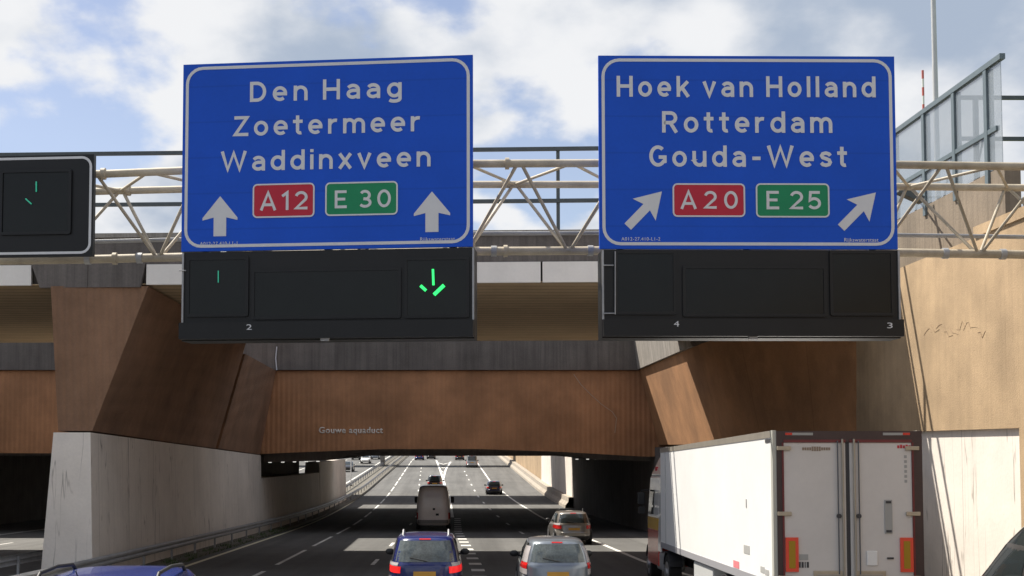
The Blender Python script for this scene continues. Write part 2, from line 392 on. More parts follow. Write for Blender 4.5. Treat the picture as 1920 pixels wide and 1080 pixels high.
# highway lettering drawn as strokes (cap height 1, stroke width SW)
SW = 0.165
def _arc(cx, cy, rx, ry, a0, a1, n=None):
    n = n or max(4, int(abs(a1 - a0) / 15)); return [(cx + rx * math.cos(R(a0 + (a1 - a0) * i / n)), cy + ry * math.sin(R(a0 + (a1 - a0) * i / n))) for i in range(n + 1)]
_T, _X = 0.083, 0.74
_o = _arc(0.31, 0.37, 0.228, 0.287, 90, 450, 24)
GL = {
 'o': (0.62, [_o]), 'n': (0.60, [[(_T, 0), (_T, _X)], [(_T, 0.40)] + _arc(0.30, 0.41, 0.217, 0.247, 170, 0) + [(0.517, 0)]]),
 'm': (0.93, [[(_T, 0), (_T, _X)], [(_T, 0.42)] + _arc(0.275, 0.43, 0.19, 0.227, 170, 0) + [(0.465, 0)], [(0.465, 0.42)] + _arc(0.657, 0.43, 0.19, 0.227, 170, 0) + [(0.847, 0)]]),
 'r': (0.42, [[(_T, 0), (_T, _X)], [(_T, 0.40)] + _arc(0.32, 0.40, 0.235, 0.257, 170, 75)]),
 'u': (0.60, [[(0.517, 0), (0.517, _X)], [(_T, _X), (_T, 0.33)] + _arc(0.30, 0.33, 0.217, 0.247, 180, 350)]),
 'e': (0.62, [_arc(0.31, 0.37, 0.228, 0.287, 0, 312, 22), [(0.14, 0.36), (0.60, 0.36)]]),
 'a': (0.58, [[(0.49, 0), (0.49, 0.44)] + _arc(0.275, 0.445, 0.215, 0.212, 5, 150), [(0.49, 0.415), (0.27, 0.415)] + _arc(0.27, 0.247, 0.187, 0.165, 95, 265) + [(0.30, 0.083), (0.49, 0.16)]]),
 'g': (0.62, [_o, [(0.535, _X), (0.535, -0.04)] + _arc(0.31, -0.05, 0.225, 0.125, -5, -150)]),
 'd': (0.63, [_o, [(0.545, 0), (0.545, 1.0)]]), 'i': (0.17, [[(_T, 0), (_T, _X)], [(_T, 0.85), (_T, 1.0)]]), 'l': (0.17, [[(_T, 0), (_T, 1.0)]]),
 't': (0.42, [[(0.19, 0.95), (0.19, 0.22)] + _arc(0.31, 0.20, 0.12, 0.115, 180, 290), [(0.0, 0.655), (0.40, 0.655)]]),
 'k': (0.58, [[(_T, 0), (_T, 1.0)], [(_T, 0.27), (0.50, _X)], [(0.25, 0.43), (0.52, 0.0)]]),
 'v': (0.60, [[(0.07, _X), (0.30, 0.07), (0.53, _X)]]), 'x': (0.60, [[(0.07, _X), (0.53, 0)], [(0.53, _X), (0.07, 0)]]),
 's': (0.53, [[(0.455, 0.53), (0.40, 0.61), (0.27, 0.655), (0.14, 0.615), (0.095, 0.53), (0.14, 0.44), (0.27, 0.39), (0.40, 0.33), (0.445, 0.22), (0.40, 0.125), (0.27, 0.083), (0.14, 0.115), (0.075, 0.20)]]),
 'D': (0.70, [[(_T, 0.5), (_T, 0.917), (0.30, 0.917)] + _arc(0.30, 0.5, 0.315, 0.417, 80, -80) + [(0.30, 0.083), (_T, 0.083), (_T, 0.5)]]),
 'H': (0.72, [[(_T, 0), (_T, 1)], [(0.637, 0), (0.637, 1)], [(_T, 0.51), (0.637, 0.51)]]),
 'W': (1.14, [[(0.08, 1), (0.32, 0.09), (0.57, 0.91), (0.82, 0.09), (1.06, 1)]]),
 'Z': (0.64, [[(0.03, 0.917), (0.56, 0.917), (0.07, 0.083), (0.62, 0.083)]]),
 'R': (0.68, [[(_T, 0), (_T, 0.917), (0.36, 0.917)] + _arc(0.36, 0.69, 0.205, 0.227, 80, -80) + [(0.36, 0.463), (_T, 0.463)], [(0.35, 0.46), (0.60, 0.0)]]),
 'G': (0.74, [_arc(0.37, 0.5, 0.287, 0.417, 48, 322, 20) + [(0.655, 0.25), (0.655, 0.45), (0.40, 0.45)]]),
 'A': (0.76, [[(0.07, 0), (0.38, 0.95), (0.69, 0)], [(0.17, 0.30), (0.59, 0.30)]]),
 'E': (0.58, [[(0.56, 0.917), (_T, 0.917), (_T, 0.083), (0.57, 0.083)], [(_T, 0.51), (0.50, 0.51)]]),
 '0': (0.66, [_arc(0.33, 0.5, 0.245, 0.417, 90, 450, 26)]), '1': (0.34, [[(0.03, 0.74), (0.25, 0.93), (0.25, 0)]]),
 '2': (0.62, [_arc(0.31, 0.675, 0.225, 0.242, 165, -35, 14) + [(0.09, 0.083), (0.59, 0.083)]]),
 '3': (0.62, [_arc(0.29, 0.70, 0.20, 0.217, 150, -80, 14) + [(0.22, 0.515)], [(0.22, 0.50)] + _arc(0.29, 0.29, 0.235, 0.207, 85, -150, 14)]),
 '5': (0.62, [[(0.55, 0.917), (0.14, 0.917), (0.115, 0.50)] + _arc(0.30, 0.335, 0.235, 0.252, 125, -150, 14)]),
 '-': (0.42, [[(0.04, 0.40), (0.38, 0.40)]]), ' ': (0.12, [])}
def road_lettering(name, txt, m, parent, u0, u1, v0, cap, depth, sw=SW, thick=0.003, shear=0.0, gap0=0.24):
    """stroke letters filling u0..u1 on baseline v0; the gaps between letters take up the slack"""
    tot = sum(GL[c][0] for c in txt); n = len(txt) - 1
    gap = gap0; kx = min(1.22, ((u1 - u0) / cap - gap * n) / tot)
    gap = ((u1 - u0) / cap / kx - tot) / max(1, n)
    mb = MB(); x = 0.0; lay = 0
    for c in txt:
        for st in GL[c][1]:
            p = [Vector(((x + a) * kx, b)) for a, b in st]; closed = (p[0] - p[-1]).length < 1e-4
            if closed: p = p[:-1]
            N_ = len(p); Lf, Rt = [], []
            for i in range(N_):
                a = p[i - 1] if (i or closed) else None; b = p[(i + 1) % N_] if (i < N_ - 1 or closed) else None
                d0 = (p[i] - a).normalized() if a is not None else None; d1 = (b - p[i]).normalized() if b is not None else None
                d0 = d0 or d1; d1 = d1 or d0
                n0 = Vector((-d0.y, d0.x)); n1 = Vector((-d1.y, d1.x)); mm = (n0 + n1)
                mm = mm.normalized() if mm.length > 1e-6 else n0
                k = min(2.0, 1 / max(0.2, mm.dot(n0))); o = mm * (sw / 2 * k); Lf.append(p[i] + o); Rt.append(p[i] - o)
            y0 = depth; y1 = depth - thick - lay * 0.00035; lay += 1
            W = lambda q, y: (u0 + q.x * cap, y, v0 + q.y * cap + shear * q.x * cap)
            fa = [mb.bm.verts.new(W(q, y1)) for q in Lf]; fb = [mb.bm.verts.new(W(q, y1)) for q in Rt]
            ba = [mb.bm.verts.new(W(q, y0)) for q in Lf]; bb = [mb.bm.verts.new(W(q, y0)) for q in Rt]
            for i in range(N_ if closed else N_ - 1):
                j = (i + 1) % N_
                mb.bm.faces.new([fa[i], fa[j], fb[j], fb[i]]); mb.bm.faces.new([fa[i], ba[i], ba[j], fa[j]]); mb.bm.faces.new([fb[j], bb[j], bb[i], fb[i]])
            if not closed:
                mb.bm.faces.new([fa[0], fb[0], bb[0], ba[0]]); mb.bm.faces.new([fa[-1], ba[-1], bb[-1], fb[-1]])
        x += GL[c][0] + gap
    return obj(name, mb, m, parent, world=False)

def rrect(u0, u1, v0, v1, r, n=6):
    out = []
    for cx, cy, a0 in ((u1 - r, v1 - r, 0), (u0 + r, v1 - r, 90), (u0 + r, v0 + r, 180), (u1 - r, v0 + r, 270)):
        for i in range(n + 1):
            a = R(a0 + 90 * i / n); out.append((cx + r * math.cos(a), cy + r * math.sin(a)))
    return out
def plate(mb, pts, y, th=0.004):
    return mb.prism([(u, y, v) for u, v in pts], (0, -th, 0))
def ringplate(mb, u0, u1, v0, v1, r, wd, y, th=0.004):
    A = rrect(u0, u1, v0, v1, r); B = rrect(u0 + wd, u1 - wd, v0 + wd, v1 - wd, max(0.01, r - wd)); n = len(A)
    a = [mb.bm.verts.new((u, y - th, v)) for u, v in A]; b = [mb.bm.verts.new((u, y - th, v)) for u, v in B]
    a2 = [mb.bm.verts.new((u, y, v)) for u, v in A]; b2 = [mb.bm.verts.new((u, y, v)) for u, v in B]
    for i in range(n):
        j = (i + 1) % n
        mb.bm.faces.new([a[i], a[j], b[j], b[i]]); mb.bm.faces.new([a[i], a2[i], a2[j], a[j]]); mb.bm.faces.new([b[i], b[j], b2[j], b2[i]])
    return mb

# ================================================================== SETTING
def steps(y0, y1, st=2.0):
    ys = [y0]; y = math.floor(y0 / st) * st + st
    while y < y1 - 1e-6:
        if y > y0 + 1e-6: ys.append(y)
        y += st
    ys.append(y1); return ys
XR = 12.5
# one road sheet for both carriageways, following the dip
mb = MB(); mb.grid([[(x, y, zr(y)) for x in (-44, -30, -14, -10.9, -5, 0, 5, 12.4, 13.2)] for y in steps(-60, 480)])
struct('road', mb, asphalt)
# land on both sides and far ahead
LAND = CAMZ + 5.2
mb = MB(); mb.grid([[(x, y, LAND) for x in (17.5, 60, 400, 2500)] for y in (-800, 0, 60, 400, 4000)]); struct('ground', mb, grass)
mb = MB(); mb.grid([[(x, y, LAND) for x in (-2500, -400, -80, -45)] for y in (-800, 0, 60, 400, 4000)]); struct('ground', mb, grass)
mb = MB(); mb.grid([[(x, y, 6.8) for x in (-45, 0, 17.5)] for y in (478, 4000)]); struct('ground', mb, grass)
# median strip
mb = MB(); mb.grid([[(x, y, zr(y) + z) for x, z in ((-10.0, 0.006), (-10.02, 0.12), (-13.4, 0.12), (-13.42, 0.006))] for y in steps(-60, 478)])
struct('median', mb, mat('weathered_median', (0.13, 0.12, 0.10), 0.9, var=0.25, scale=1.5, bump=0.5, bscale=15))
mb = MB(); mb.grid([[(x, y, LAND - 0.12) for x in (13.6, 17.6)] for y in (-300, 35.2)]); struct('path', mb, asphalt)

# road markings
def strip(mb, pts, wd, dash=None, gap=None):
    """painted line through (x, y) points with real width; lies 5 mm above the asphalt"""
    def xat(y):
        for (xa, ya), (xb, yb) in zip(pts[:-1], pts[1:]):
            if ya <= y <= yb: return xa + (xb - xa) * (y - ya) / max(1e-6, yb - ya)
        return pts[-1][0]
    y0, y1 = pts[0][1], pts[-1][1]
    segs = [(y0, y1)]
    if dash:
        segs = []; y = y0
        while y < y1: segs.append((y, min(y1, y + dash))); y += dash + gap
    for a, b in segs:
        if b - a < 0.05: continue
        mb.grid([[(xat(y) - wd / 2, y, zr(y) + 0.006), (xat(y) + wd / 2, y, zr(y) + 0.006)] for y in steps(a, b)])
def pxline(l): return sorted([(on_road(*p).x, on_road(*p).y) for p in l], key=lambda q: q[1])
mk = MB()
strip(mk, [(-9.45, -40)] + pxline([(339, 1066), (580, 983), (678, 928), (733, 876)]) + [(-9.6, 470)], 0.20)
o = struct('road_marking', mk, yellowpaint)
mk = MB(); strip(mk, [(-6.4, -40)] + pxline([(482, 1078), (657, 988), (707, 950), (772, 864)]) + [(-7.6, 470)], 0.16, 9, 3); struct('road_marking', mk, roadpaint)
mk = MB(); strip(mk, [(-2.95, -40), (-3.0, 100)] + pxline([(784, 927), (790, 875)]), 0.15, 3, 9); struct('road_marking', mk, roadpaint)
mk = MB(); blk = [(0.75, -40)] + pxline([(896, 1069), (879, 1033), (859, 997)]) + [(0.1, 92)]; strip(mk, blk, 0.45, 1.0, 2.0); struct('road_marking', mk, roadpaint)
mk = MB(); strip(mk, pxline([(843, 935), (834, 912), (831, 898), (824, 878), (818, 863)]), 0.30); strip(mk, pxline([(831, 898), (836, 880), (845, 866)]), 0.30)
strip(mk, [(-0.3, 92)] + pxline([(843, 935)]), 0.30)
for a, b in ((886, 0.35), (878, 0.7), (871, 1.0)):
    c = on_road(831, a); 
    for sgn in (-1, 1):
        mk.face([(c.x, c.y, zr(c.y) + 0.007), (c.x + sgn * b, c.y + 4 * b + 2, zr(c.y + 4 * b + 2) + 0.03), (c.x + sgn * b, c.y + 4 * b + 4, zr(c.y + 4 * b + 4) + 0.03), (c.x, c.y + 2, zr(c.y + 2) + 0.007)])
struct('road_marking', mk, roadpaint)
mk = MB(); strip(mk, [(4.2, -40), (3.9, 60)] + pxline([(914, 950), (896, 930), (870, 882)]), 0.16, 3, 9); struct('road_marking', mk, roadpaint)
mk = MB(); strip(mk, [(9.0, -40), (8.6, 21), (7.8, 34)] + pxline([(1207, 1053), (1122, 1018), (992, 956), (945, 924), (921, 905), (893, 865)]), 0.20); struct('road_marking', mk, roadpaint)
# markings of the opposite carriageway
mk = MB(); strip(mk, [(-14.0, -40), (-14.0, 460)], 0.2); strip(mk, [(-17.6, -40), (-17.6, 460)], 0.15, 3, 9); strip(mk, [(-21.2, -40), (-21.2, 460)], 0.15, 3, 9); strip(mk, [(-24.8, -40), (-24.8, 460)], 0.2)
struct('road_marking', mk, roadpaint)

# ================================================================== FRONT OVERPASS
SK = -0.045
def yb(x): return 35.85 + SK * x
BW = 20.0
zs = P(900, 527, 35.6).z            # soffit height
zf = P(900, 489, 35.6).z            # top of the white fascia
zt = P(900, 430, 35.6).z            # top of the edge beam
zr1 = P(1000, 275, 35.6).z          # top rail
zr2 = P(1000, 373, 35.6).z
def slab(mb, x0, x1, d0, d1, z0, z1):  # slab between two skewed lines
    return mb.hexa([(x0, yb(x0) + d0, z0), (x1, yb(x1) + d0, z0), (x1, yb(x1) + d1, z0), (x0, yb(x0) + d1, z0),
                    (x0, yb(x0) + d0, z1), (x1, yb(x1) + d0, z1), (x1, yb(x1) + d1, z1), (x0, yb(x0) + d1, z1)])
ov = thing('overpass', 'wide concrete overpass with white fascia panels and a thin steel railing, nearest above the road', 'bridge', (0, 35.7, zs), group='overpasses beside the aqueduct')
X0, X1 = -46.0, 12.46
obj('deck', slab(MB(), X0, X1, 0.25, BW - 0.2, zs + 0.03, zt - 0.25), conc_dark, ov)
obj('soffit', slab(MB(), X0, XR - 0.05, 0.10, BW, zs, zs + 0.03), soffit_m, ov)
eb = slab(MB(), X0, X1, 0.02, 0.26, zf, zt - 0.13); obj('edge_beam', eb, conc_dark, ov)
obj('coping', slab(MB(), X0, X1, -0.07, 0.35, zt - 0.13, zt), conc_grey, ov)
slab_b = slab(MB(), X0, X1, BW - 0.2, BW + 0.05, zs + 0.03, zt); obj('edge_beam', slab_b, conc_dark, ov)
# white panels: skip the pier caps
capL0, capL1 = P(60, 495, 36.4).x, P(276, 495, 36.4).x
px_j = P(1016, 500, 35.6).x
for a, b in [(X0, -38.2), (-38.1, -31.6), (-31.5, -24.9), (-24.8, -18.5), (-18.4, capL0 - 0.02), (capL1 + 0.02, -3.33), (-3.31, px_j - 0.03), (px_j + 0.03, px_j + 5.7), (px_j + 5.76, XR - 0.1)]:
    sl = 0.22
    m_ = MB(); m_.hexa([(a, yb(a) - 0.03, zs - 0.02), (b, yb(b) - 0.03, zs - 0.02), (b, yb(b) + 0.098, zs - 0.02), (a, yb(a) + 0.098, zs - 0.02),
                        (a, yb(a) - 0.03, zf - 0.01), (b, yb(b) - 0.03, zf - 0.01), (b, yb(b) + 0.098, zf - 0.01), (a, yb(a) + 0.098, zf - 0.01)])
    obj('fascia_panel', m_, fascia_m, ov)
for zz_ in (zr1, zr2):
    m_ = MB(); m_.bar((X0, yb(X0) + 0.15, zz_), (XR, yb(XR) + 0.15, zz_), 0.10, 0.11); obj('rail', m_, steel_dark, ov)
xp = P(1048, 350, 35.6).x
for k in range(-8, 3):
    x = xp + k * 5.42
    if X0 < x < XR: obj('railing_post', MB().box(x - 0.05, x + 0.05, yb(x) + 0.16, yb(x) + 0.26, zt, zr1 + 0.06), steel_dark, ov)
# pier cap wedge that interrupts the white fascia
cp = thing('pier_cap', 'dark grey concrete wedge set between the white fascia panels above the brown pier', 'pier cap', (-10.5, 36.2, zs))
def wedge(x0t, x1t, x0b, x1b):
    q = []
    for z, a, b in ((zs - 0.10, x0b, x1b), (zf + 0.02, x0t, x1t)):
        q += [(a, yb(a) - 0.10, z), (b, yb(b) - 0.10, z), (b, yb(b) + 0.09, z), (a, yb(a) + 0.09, z)]
    return MB().hexa(q)
m0 = P(168, 500, 36.4).x
obj('cap_block', wedge(capL0, m0 - 0.008, P(76, 545, 36.4).x, m0 - 0.008), conc_dark, cp)
obj('cap_block', wedge(m0 + 0.008, capL1, m0 + 0.008, P(266, 545, 36.4).x), conc_dark, cp)

# ================================================================== LEFT MEDIAN WALL AND PIERS
XL = -10.9
zbb_ = P(800, 694, 68.4).z
def wtop(y): return CAMZ + 0.42 - 0.028 * (y - 37)
wl = thing('concrete_wall', 'long low white concrete wall with dark runs of dirt, carrying the brown piers on the left', 'wall', (-11.4, 37, zr(37)))
def wallseg(y0, y1, t0, t1, x0=-12.0, x1=XL):
    m_ = MB()
    m_.hexa([(x0 - 0.35, y0, zr(y0) - 0.3), (x1 + 0.02 + 0.12, y0, zr(y0) - 0.3), (x1 + 0.02 + 0.12, y1, zr(y1) - 0.3), (x0 - 0.35, y1, zr(y1) - 0.3),
             (x0, y0, t0), (x1, y0, t0), (x1, y1, t1), (x0, y1, t1)])
    return m_
obj('wall_face', wallseg(36.6, 68.6, wtop(36.6), wtop(68.6)), conc_white, wl)
obj('low_section', wallseg(68.6, 98, CAMZ - 1.75, CAMZ - 2.05), conc_white, wl)
obj('slot_fill_wall', MB().box(-13.2, -12.5, 68.7, 98, zr(98) - 1, CAMZ - 0.28), conc_dark, wl)  # added wall behind the open slot, only there to make the slot dark
obj('end_section', wallseg(98, 121, CAMZ - 1.2, CAMZ - 1.2), conc_white, wl)
def pier(name, label, y0, y1, xt0, xt1, ztop, m, front=True):
    t = thing(name, label, 'pier', (-11, y0, wtop(y0)))
    b0, b1 = wtop(y0) + 0.04, wtop(y1) + 0.04
    m_ = MB().hexa([(-11.92, y0 + 0.5, b0), (XL + 0.0, y0 + 0.5, b0), (XL + 0.0, y1, b1), (-11.92, y1, b1),
                    (-12.05, y0, ztop), (xt0, y0, ztop), (xt1, y1, ztop), (-12.05, y1, ztop)])
    obj('pier_body', m_, m, t)
    return t
zc = zs - 0.06
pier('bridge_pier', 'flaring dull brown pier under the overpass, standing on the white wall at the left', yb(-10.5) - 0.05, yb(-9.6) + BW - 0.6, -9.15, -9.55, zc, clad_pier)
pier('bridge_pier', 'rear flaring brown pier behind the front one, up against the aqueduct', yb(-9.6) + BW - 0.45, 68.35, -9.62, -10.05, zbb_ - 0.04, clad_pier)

# ================================================================== AQUEDUCT
YA, YE = 68.4, 108.5
aq = thing('aqueduct', 'brown ribbed aqueduct with a dark concrete top beam crossing the motorway', 'aqueduct', (0, YA, zr(YA)))
zbt, zbb = P(800, 640, YA).z + 1.1, P(800, 694, YA).z
bot = [(-44, 848), (490, 851), (560, 848), (640, 845), (720, 842), (900, 842), (1050, 847), (1205, 856)]
pts = []
for i, (px, py) in enumerate(bot):
    q = P(px, py, YA); x = q.x if i else -44.0
    pts.append((x, YA, q.z))
pts.append((14.0, YA, pts[-1][2]))
pts += [(14.0, YA, zbb - 0.02), (-44.0, YA, zbb - 0.02)]
obj('front_panel', MB().prism(pts, (0, 1.2, 0)), clad, aq)
edges_px = [-44.0, -24.0, P(518, 670, YA).x, P(822, 670, YA).x, P(1060, 670, YA).x, P(1122, 670, YA).x, 14.0]
for a, b in zip(edges_px[:-1], edges_px[1:]):
    obj('top_beam', MB().box(a + 0.002, b - 0.002, YA - 0.22, YA + 1.2, zbb, zbt), conc_dark, aq)
zq = CAMZ - 0.52
m_ = MB().box(-44, 14, YA + 1.2, YE, zq + 0.25, CAMZ + 1.6)
obj('trough', m_, conc_dark, aq)
m_ = MB()
for k in range(9): y = YA + 3 + k * 4.4; m_.box(-44, 13.9, y, y + 0.9, zq, zq + 0.26)
obj('soffit_beams', m_, conc_dark, aq)
# haunches at the walls
m_ = MB().prism([(XL, YA + 1.3, zq + 0.26), (-5.2, YA + 1.3, zq + 0.26), (-7.4, YA + 1.3, zq - 0.25), (XL, YA + 1.3, zq - 0.35)], (0, 28, 0)); obj('haunch', m_, conc_dark, aq)
m_ = MB().prism([(11.4, YA + 1.3, zq + 0.26), (5.0, YA + 1.3, zq + 0.26), (8.0, YA + 1.3, zq - 0.2), (11.4, YA + 1.3, zq - 0.3)], (0, 36, 0)); obj('haunch', m_, conc_dark, aq)
obj('back_panel', MB().box(-44, 14, YE, YE + 0.8, zq + 0.3, CAMZ + 5.4), clad, aq)
aq_loc = wloc(aq)
q0, q1 = P(598, 812, YA), P(718, 812, YA)
lettering('name_lettering', 'Gouwe aquaduct', lettering_m, aq, q0.x, q1.x, q0.z - aq_loc.z, 0.34, -0.012, bold=0.025, thick=0.02)
wm = MB().box(-44, 14, YA + 1.4, YE - 0.2, CAMZ + 4.0, CAMZ + 4.6); struct('water', wm, water_m)
cpts = [P(x, y, YA - 0.02) for x, y in ((1076, 702), (1090, 722), (1108, 740), (1128, 758), (1148, 772), (1156, 784), (1153, 812))]
obj('hanging_cable', MB().path(cpts, 0.018, 6), mat('pale_cable', (0.42, 0.33, 0.26), 0.6), aq)
cpts = [P(x, y, YA - 0.27) for x, y in ((519, 650), (517, 672), (519, 694))]
obj('drain_pipe', MB().path(cpts, 0.035, 6), mat('pale_pipe', (0.55, 0.55, 0.58), 0.6), aq)
# rows of tunnel lamps under the haunches
for px in (506, 530, 552, 574, 596):
    q = P(px, 867 - 0.02 * (px - 500), 72.0)
    o = obj('tunnel_lamp', MB().box(q.x - 0.09, q.x + 0.09, q.y, q.y + 0.1, q.z - 0.025, q.z + 0.025), lamp_on)
    tag(o, 'small white tunnel lamp in the row under the left end of the aqueduct', 'lamp', 'tunnel lamps under the left end of the aqueduct')
for px in (1082, 1102, 1118, 1150, 1172):
    q = P(px, 861, 73.0)
    o = obj('tunnel_lamp', MB().box(q.x - 0.08, q.x + 0.08, q.y, q.y + 0.1, q.z - 0.02, q.z + 0.02), lamp_on)
    tag(o, 'small white tunnel lamp in the row under the right end of the aqueduct', 'lamp', 'tunnel lamps under the right end of the aqueduct')

# ================================================================== REAR OVERPASS
ov2 = thing('overpass', 'second overpass behind the aqueduct, seen only by its shadow band on the far road', 'bridge', (0, 118, CAMZ + 4.4), group='overpasses beside the aqueduct')
obj('deck', MB().box(-44, 14, 118.4, 135, CAMZ + 4.6, CAMZ + 5.7), conc_dark, ov2)
obj('fascia_panel', MB().box(-44, 14, 118.2, 118.38, CAMZ + 4.5, CAMZ + 5.3), fascia_m, ov2)

# ================================================================== RIGHT WALLS
ztp = CAMZ + 5.03
rw = thing('retaining_wall', 'tall sunlit sandy concrete retaining wall at the right with a white tiled panel below', 'wall', (XR, 30, zr(30)))
zw = CAMZ + 0.42
YN, YF = 27.25, 37.9
mb = MB().box(XR, XR + 0.9, -40, YN, zr(-40) - 2.5, ztp); obj('wall_face', mb, conc_sand, rw)
mb = MB().box(XR, XR + 0.9, YN, 58, zw, ztp); obj('wall_face', mb, conc_sand, rw)
mb = MB().box(XR + 0.10, XR + 0.9, YN, YF, zr(YF) - 1.2, zw); obj('white_panel', mb, conc_white, rw)
obj('coping', MB().box(XR - 0.05, XR + 1.0, -40, P(1883, 392, 29.5).y - 0.2, ztp, ztp + 0.25), conc_sand, rw)
# darker upper wall set back
XU = 13.6
zu = CAMZ + 6.98
uw = thing('parapet_wall', 'grey concrete parapet wall set back above the sandy retaining wall', 'wall', (XU, 33, ztp))
obj('wall_face', MB().box(XU, XU + 0.4, 30.1, 58, ztp - 0.4, zu), mat('streaked_parapet', (0.20, 0.162, 0.122), 0.9, var=0.12, scale=0.9, bump=0.4, bscale=15, streak=0.2), uw)  # streaked grey brown concrete, darker than the sandy wall below
obj('wall_ledge', MB().box(XR + 0.9, XU, 29.3, 58, ztp - 0.5, ztp - 0.02), conc_grey, uw)
# glass noise screen
ns = thing('noise_screen', 'tall clear glass screen in a blue grey steel frame on the grey parapet wall', 'noise screen', (XU, 33, zu))
ZT, ZM = CAMZ + 9.72, CAMZ + 8.0
yS = [2300 * XU / (px - PX) for px in (1892, 1864, 1802, 1744, 1685)]
yS[0] -= 0.0
obj('top_rail', MB().bar((XU, yS[0] - 0.1, ZT), (XU, yS[4] + 0.2, ZT), 0.14, 0.14), steel_blue, ns)
obj('middle_rail', MB().bar((XU, yS[0] + 0.25, ZM), (XU, yS[4] + 0.2, ZM), 0.10, 0.12), steel_blue, ns)
for y in yS[1:]: obj('post', MB().box(XU - 0.06, XU + 0.14, y - 0.09, y + 0.09, zu - 0.3, ZT - 0.07), steel_blue, ns)
for a, b in zip(yS[:-1], yS[1:]):
    obj('glass_panel', MB().box(XU - 0.005, XU + 0.015, a + 0.02, b - 0.02, zu + 0.02, ZT - 0.08), glassp, ns)
for y in yS[1:4]:
    obj('brace', MB().tube((XU + 0.16, y, ZM + 1.1), (XU + 0.16, y + 1.4, zu - 0.25), 0.03, 8), steel_blue, ns)
# floodlight box on the screen
fl = thing('floodlight', 'dark tilted floodlight box on the foot of the glass screen', 'floodlight', tuple(P(1706, 366, 33)))
c = wloc(fl)
m_ = MB().box(-0.36, 0.36, -0.14, 0.14, -0.10, 0.10); bmesh.ops.rotate(m_.bm, verts=list(m_.bm.verts), cent=(0, 0, 0), matrix=Matrix.Rotation(R(24), 3, 'Y'))
m_.bevel(0.02); obj('housing', m_, steel_dark, fl, world=False)
obj('bracket', MB().tube((0, 0.1, 0), tuple(Vector((XU + 0.05, 36.0, zu + 0.4)) - c), 0.03, 8), steel_dark, fl, world=False)
# railing of the approach road behind the screen
rg = thing('railing', 'dark two rail railing along the approach road behind the glass screen', 'railing', (17, 34, LAND))
YRG = 38.5
for py in (183, 260):
    a, b = P(1790, py, YRG), P(2060, py + 1, YRG)
    obj('rail', MB().bar(a, b, 0.1, 0.12), steel_dark, rg)
for px in (1832, 1962):
    a = P(px, 183, YRG); obj('post', MB().box(a.x - 0.07, a.x + 0.07, YRG + 0.07, YRG + 0.2, LAND - 0.3, a.z + 0.05), steel_dark, rg)

def on_wall(px, py, X):
    r = ray(px, py); t = X / r.x; return Vector((X, r.y * t, CAMZ + r.z * t))
scr = mat('scratched_marks', (0.26, 0.185, 0.115), 0.9)
rnd = random.Random(11)
for k in range(9):
    x0, y0 = 1732 + k * 12.5, 622 + rnd.uniform(-9, 9) - (k > 4) * 3
    pl = [on_wall(x0 + i * 5 + rnd.uniform(-2, 2), y0 + rnd.uniform(-9, 9), XR - 0.004) for i in range(4)]
    obj('scratched_mark', MB().path(pl, rnd.uniform(0.003, 0.006), 5), scr, rw)

# wall under the bridge: brown leaning cladding that grows out of the straight wall
bw_ = thing('abutment_wall', 'leaning brown clad abutment wall under the overpass on the right, sunlit at its far end', 'wall', (11.5, 50, zr(50)))
def xb_(y):  # lower line of the leaning face
    return XR + 0.05 + (11.35 - XR - 0.05) * min(1, max(0, (y - 37.9) / 12.0)) if y < 50 else 11.35 - 0.004 * (y - 50)
def xt_(y):
    return XR + 0.05 + (10.25 - XR - 0.05) * min(1, max(0, (y - 37.9) / 12.0)) if y < 50 else 10.25
zband = zbb + 0.02
rows = []
for y in steps(37.9, YA - 0.02, 1.5):
    r_ = [(13.2, y, zw - 0.2)]
    for t in (0, 0.25, 0.5, 0.75, 1): r_.append((xb_(y) * (1 - t) + xt_(y) * t, y, zw - 0.3 + (zband - zw + 0.3) * t))
    r_.append((13.2, y, zband)); rows.append(r_)
m_ = MB(); V = m_.grid(rows, True); m_.bm.faces.new(V[0]); m_.bm.faces.new(V[-1][::-1]); obj('leaning_face', m_, clad_y, bw_)
m_ = MB().hexa([(11.45, 50, zr(37.9) - 3), (13.2, 50, zr(37.9) - 3), (13.2, YE, zr(37.9) - 3), (10.25, YE, zr(37.9) - 3), (11.45, 50, zw - 0.31), (13.2, 50, zw - 0.31), (13.2, YE, zq + 0.2), (10.25, YE, zq + 0.2)])
obj('lower_face', m_, conc_dark, bw_)
m_ = MB().hexa([(XR + 0.1, 37.92, zr(37.9) - 2), (13.2, 37.92, zr(37.9) - 2), (13.2, 49.98, zr(37.9) - 2), (11.45, 49.98, zr(37.9) - 2), (XR + 0.1, 37.92, zw - 0.31), (13.2, 37.92, zw - 0.31), (13.2, 49.98, zw - 0.31), (11.45, 49.98, zw - 0.31)])
obj('lower_face', m_, conc_dark, bw_)
m_ = MB().hexa([(10.1, yb(10) + BW - 3, zband + 0.01), (13.2, yb(10) + BW - 3, zband + 0.01), (13.2, YA - 0.25, zband + 0.01), (10.1, YA - 0.25, zband + 0.01),
                (9.8, yb(10) + BW + 0.1, zbt), (13.2, yb(10) + BW + 0.1, zbt), (13.2, YA - 0.25, zbt), (9.8, YA - 0.25, zbt)])
obj('top_band', m_, conc_grey, bw_)
